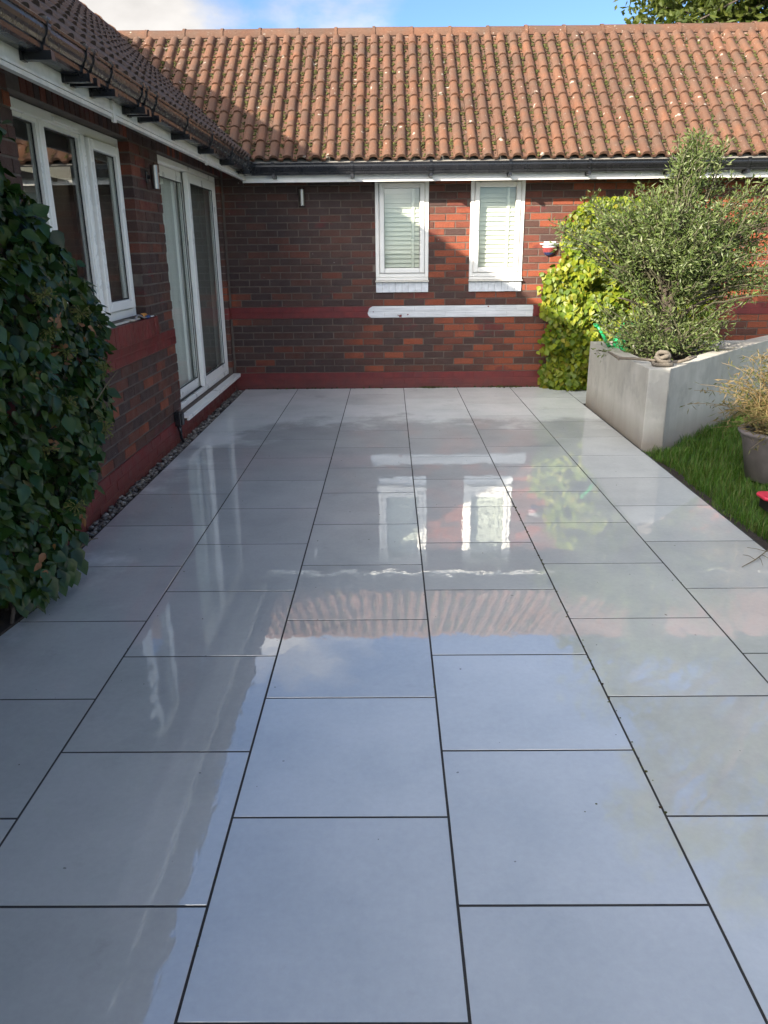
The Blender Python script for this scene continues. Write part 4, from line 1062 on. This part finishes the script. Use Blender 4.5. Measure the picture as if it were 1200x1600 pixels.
# crumbs of moss and weed in the joints and along the back wall
wd_ = MB(); RW = random.Random(33)
for k in range(90):
    y = RW.uniform(1.7, 4.8); blob(wd_, (.749+RW.gauss(0,.004), y, RW.uniform(-.003,.003)), RW.uniform(.002,.006), k, .6)
for k in range(40): blob(wd_, (XS[RW.randrange(1,6)]+RW.gauss(0,.003), RW.uniform(1.2, 7), .0), RW.uniform(.002,.004), k, .6)
for k in range(240):
    x = RW.choice((RW.gauss(.45,.06), RW.gauss(1.35,.1), RW.uniform(-1.6,1.7))); blob(wd_, (x, WY-.012-abs(RW.gauss(0,.02)), .004+RW.uniform(0,.008)), RW.uniform(.004,.014), k, .8)
for k in range(70): blob(wd_, (RW.uniform(-1.5,1.9), RW.uniform(1.2, 7.5), .0015), RW.uniform(.0015,.0035), k, .35)
wd_.build('joint_moss', MMOSS, kind='stuff')

# ================================================================== BIG TREE BEHIND THE ROOF
bt = thing('broadleaf_tree', 'tall broadleaf tree rising behind the back roof ridge at the right', 'tree', (9.75, 16.0, 0))
B0 = bt.location.copy(); RT_ = random.Random(77)
MB().tube([(0,0,-.1),(.1,.05,2),(-.1,0,4.2),(.2,.1,7),(.1,0,10)], [.42,.34,.3,.2,.08], 10).build('trunk', MBARK, bt, smooth=True)
clumps = []
for k in range(190):
    while True:
        v = Vector((RT_.uniform(-1,1), RT_.uniform(-1,1), RT_.uniform(-1,1)))
        if .45 < v.length < 1: break
    clumps.append(Vector((v.x*5.0, v.y*4.2, 8.9+v.z*5.4)))
for k in range(14): clumps.append(Vector((RT_.uniform(-5.9,-4.4), RT_.uniform(-1.5,1.5), RT_.uniform(5.9,7.2))))
for k in range(80): clumps.append(Vector((RT_.uniform(-5.2,0), RT_.uniform(-2.5,.5), RT_.uniform(4.5,6.6))))
tb = MB(); tl_ = MB()
for k, c_ in enumerate(clumps):
    st0 = Vector((RT_.gauss(0,.1), 0, RT_.uniform(3.2, 8.0))); mid = Vector((c_.x*.5, c_.y*.5, lerp(st0.z, c_.z, .7)+.4))
    pts = bez(st0, mid, c_, 8)
    if k % 6 == 0: MB().tube(pts, [.13*(1-.82*i/8)+.01 for i in range(9)], 6).build('limb', MBARK, bt, smooth=True)
    else: tb.tube(pts, [.045*(1-.8*i/8)+.006 for i in range(9)], 4, cap=False)
    rad = RT_.uniform(.55, .95)
    for q in range(160):
        rv = Vector((RT_.gauss(0,1), RT_.gauss(0,1), RT_.gauss(0,.8))).normalized()*rad*RT_.random()**.5
        small_leaf(tl_, c_+rv, Vector((RT_.gauss(0,1),RT_.gauss(0,1),RT_.gauss(-.3,.8))), Vector((RT_.gauss(0,1),RT_.gauss(0,1),RT_.gauss(.5,1))), RT_.uniform(.11,.19), RT_.uniform(.06,.10))
tb.build('twigs', MBARK, bt, kind='stuff'); tl_.build('foliage', MTREE, bt, kind='stuff')
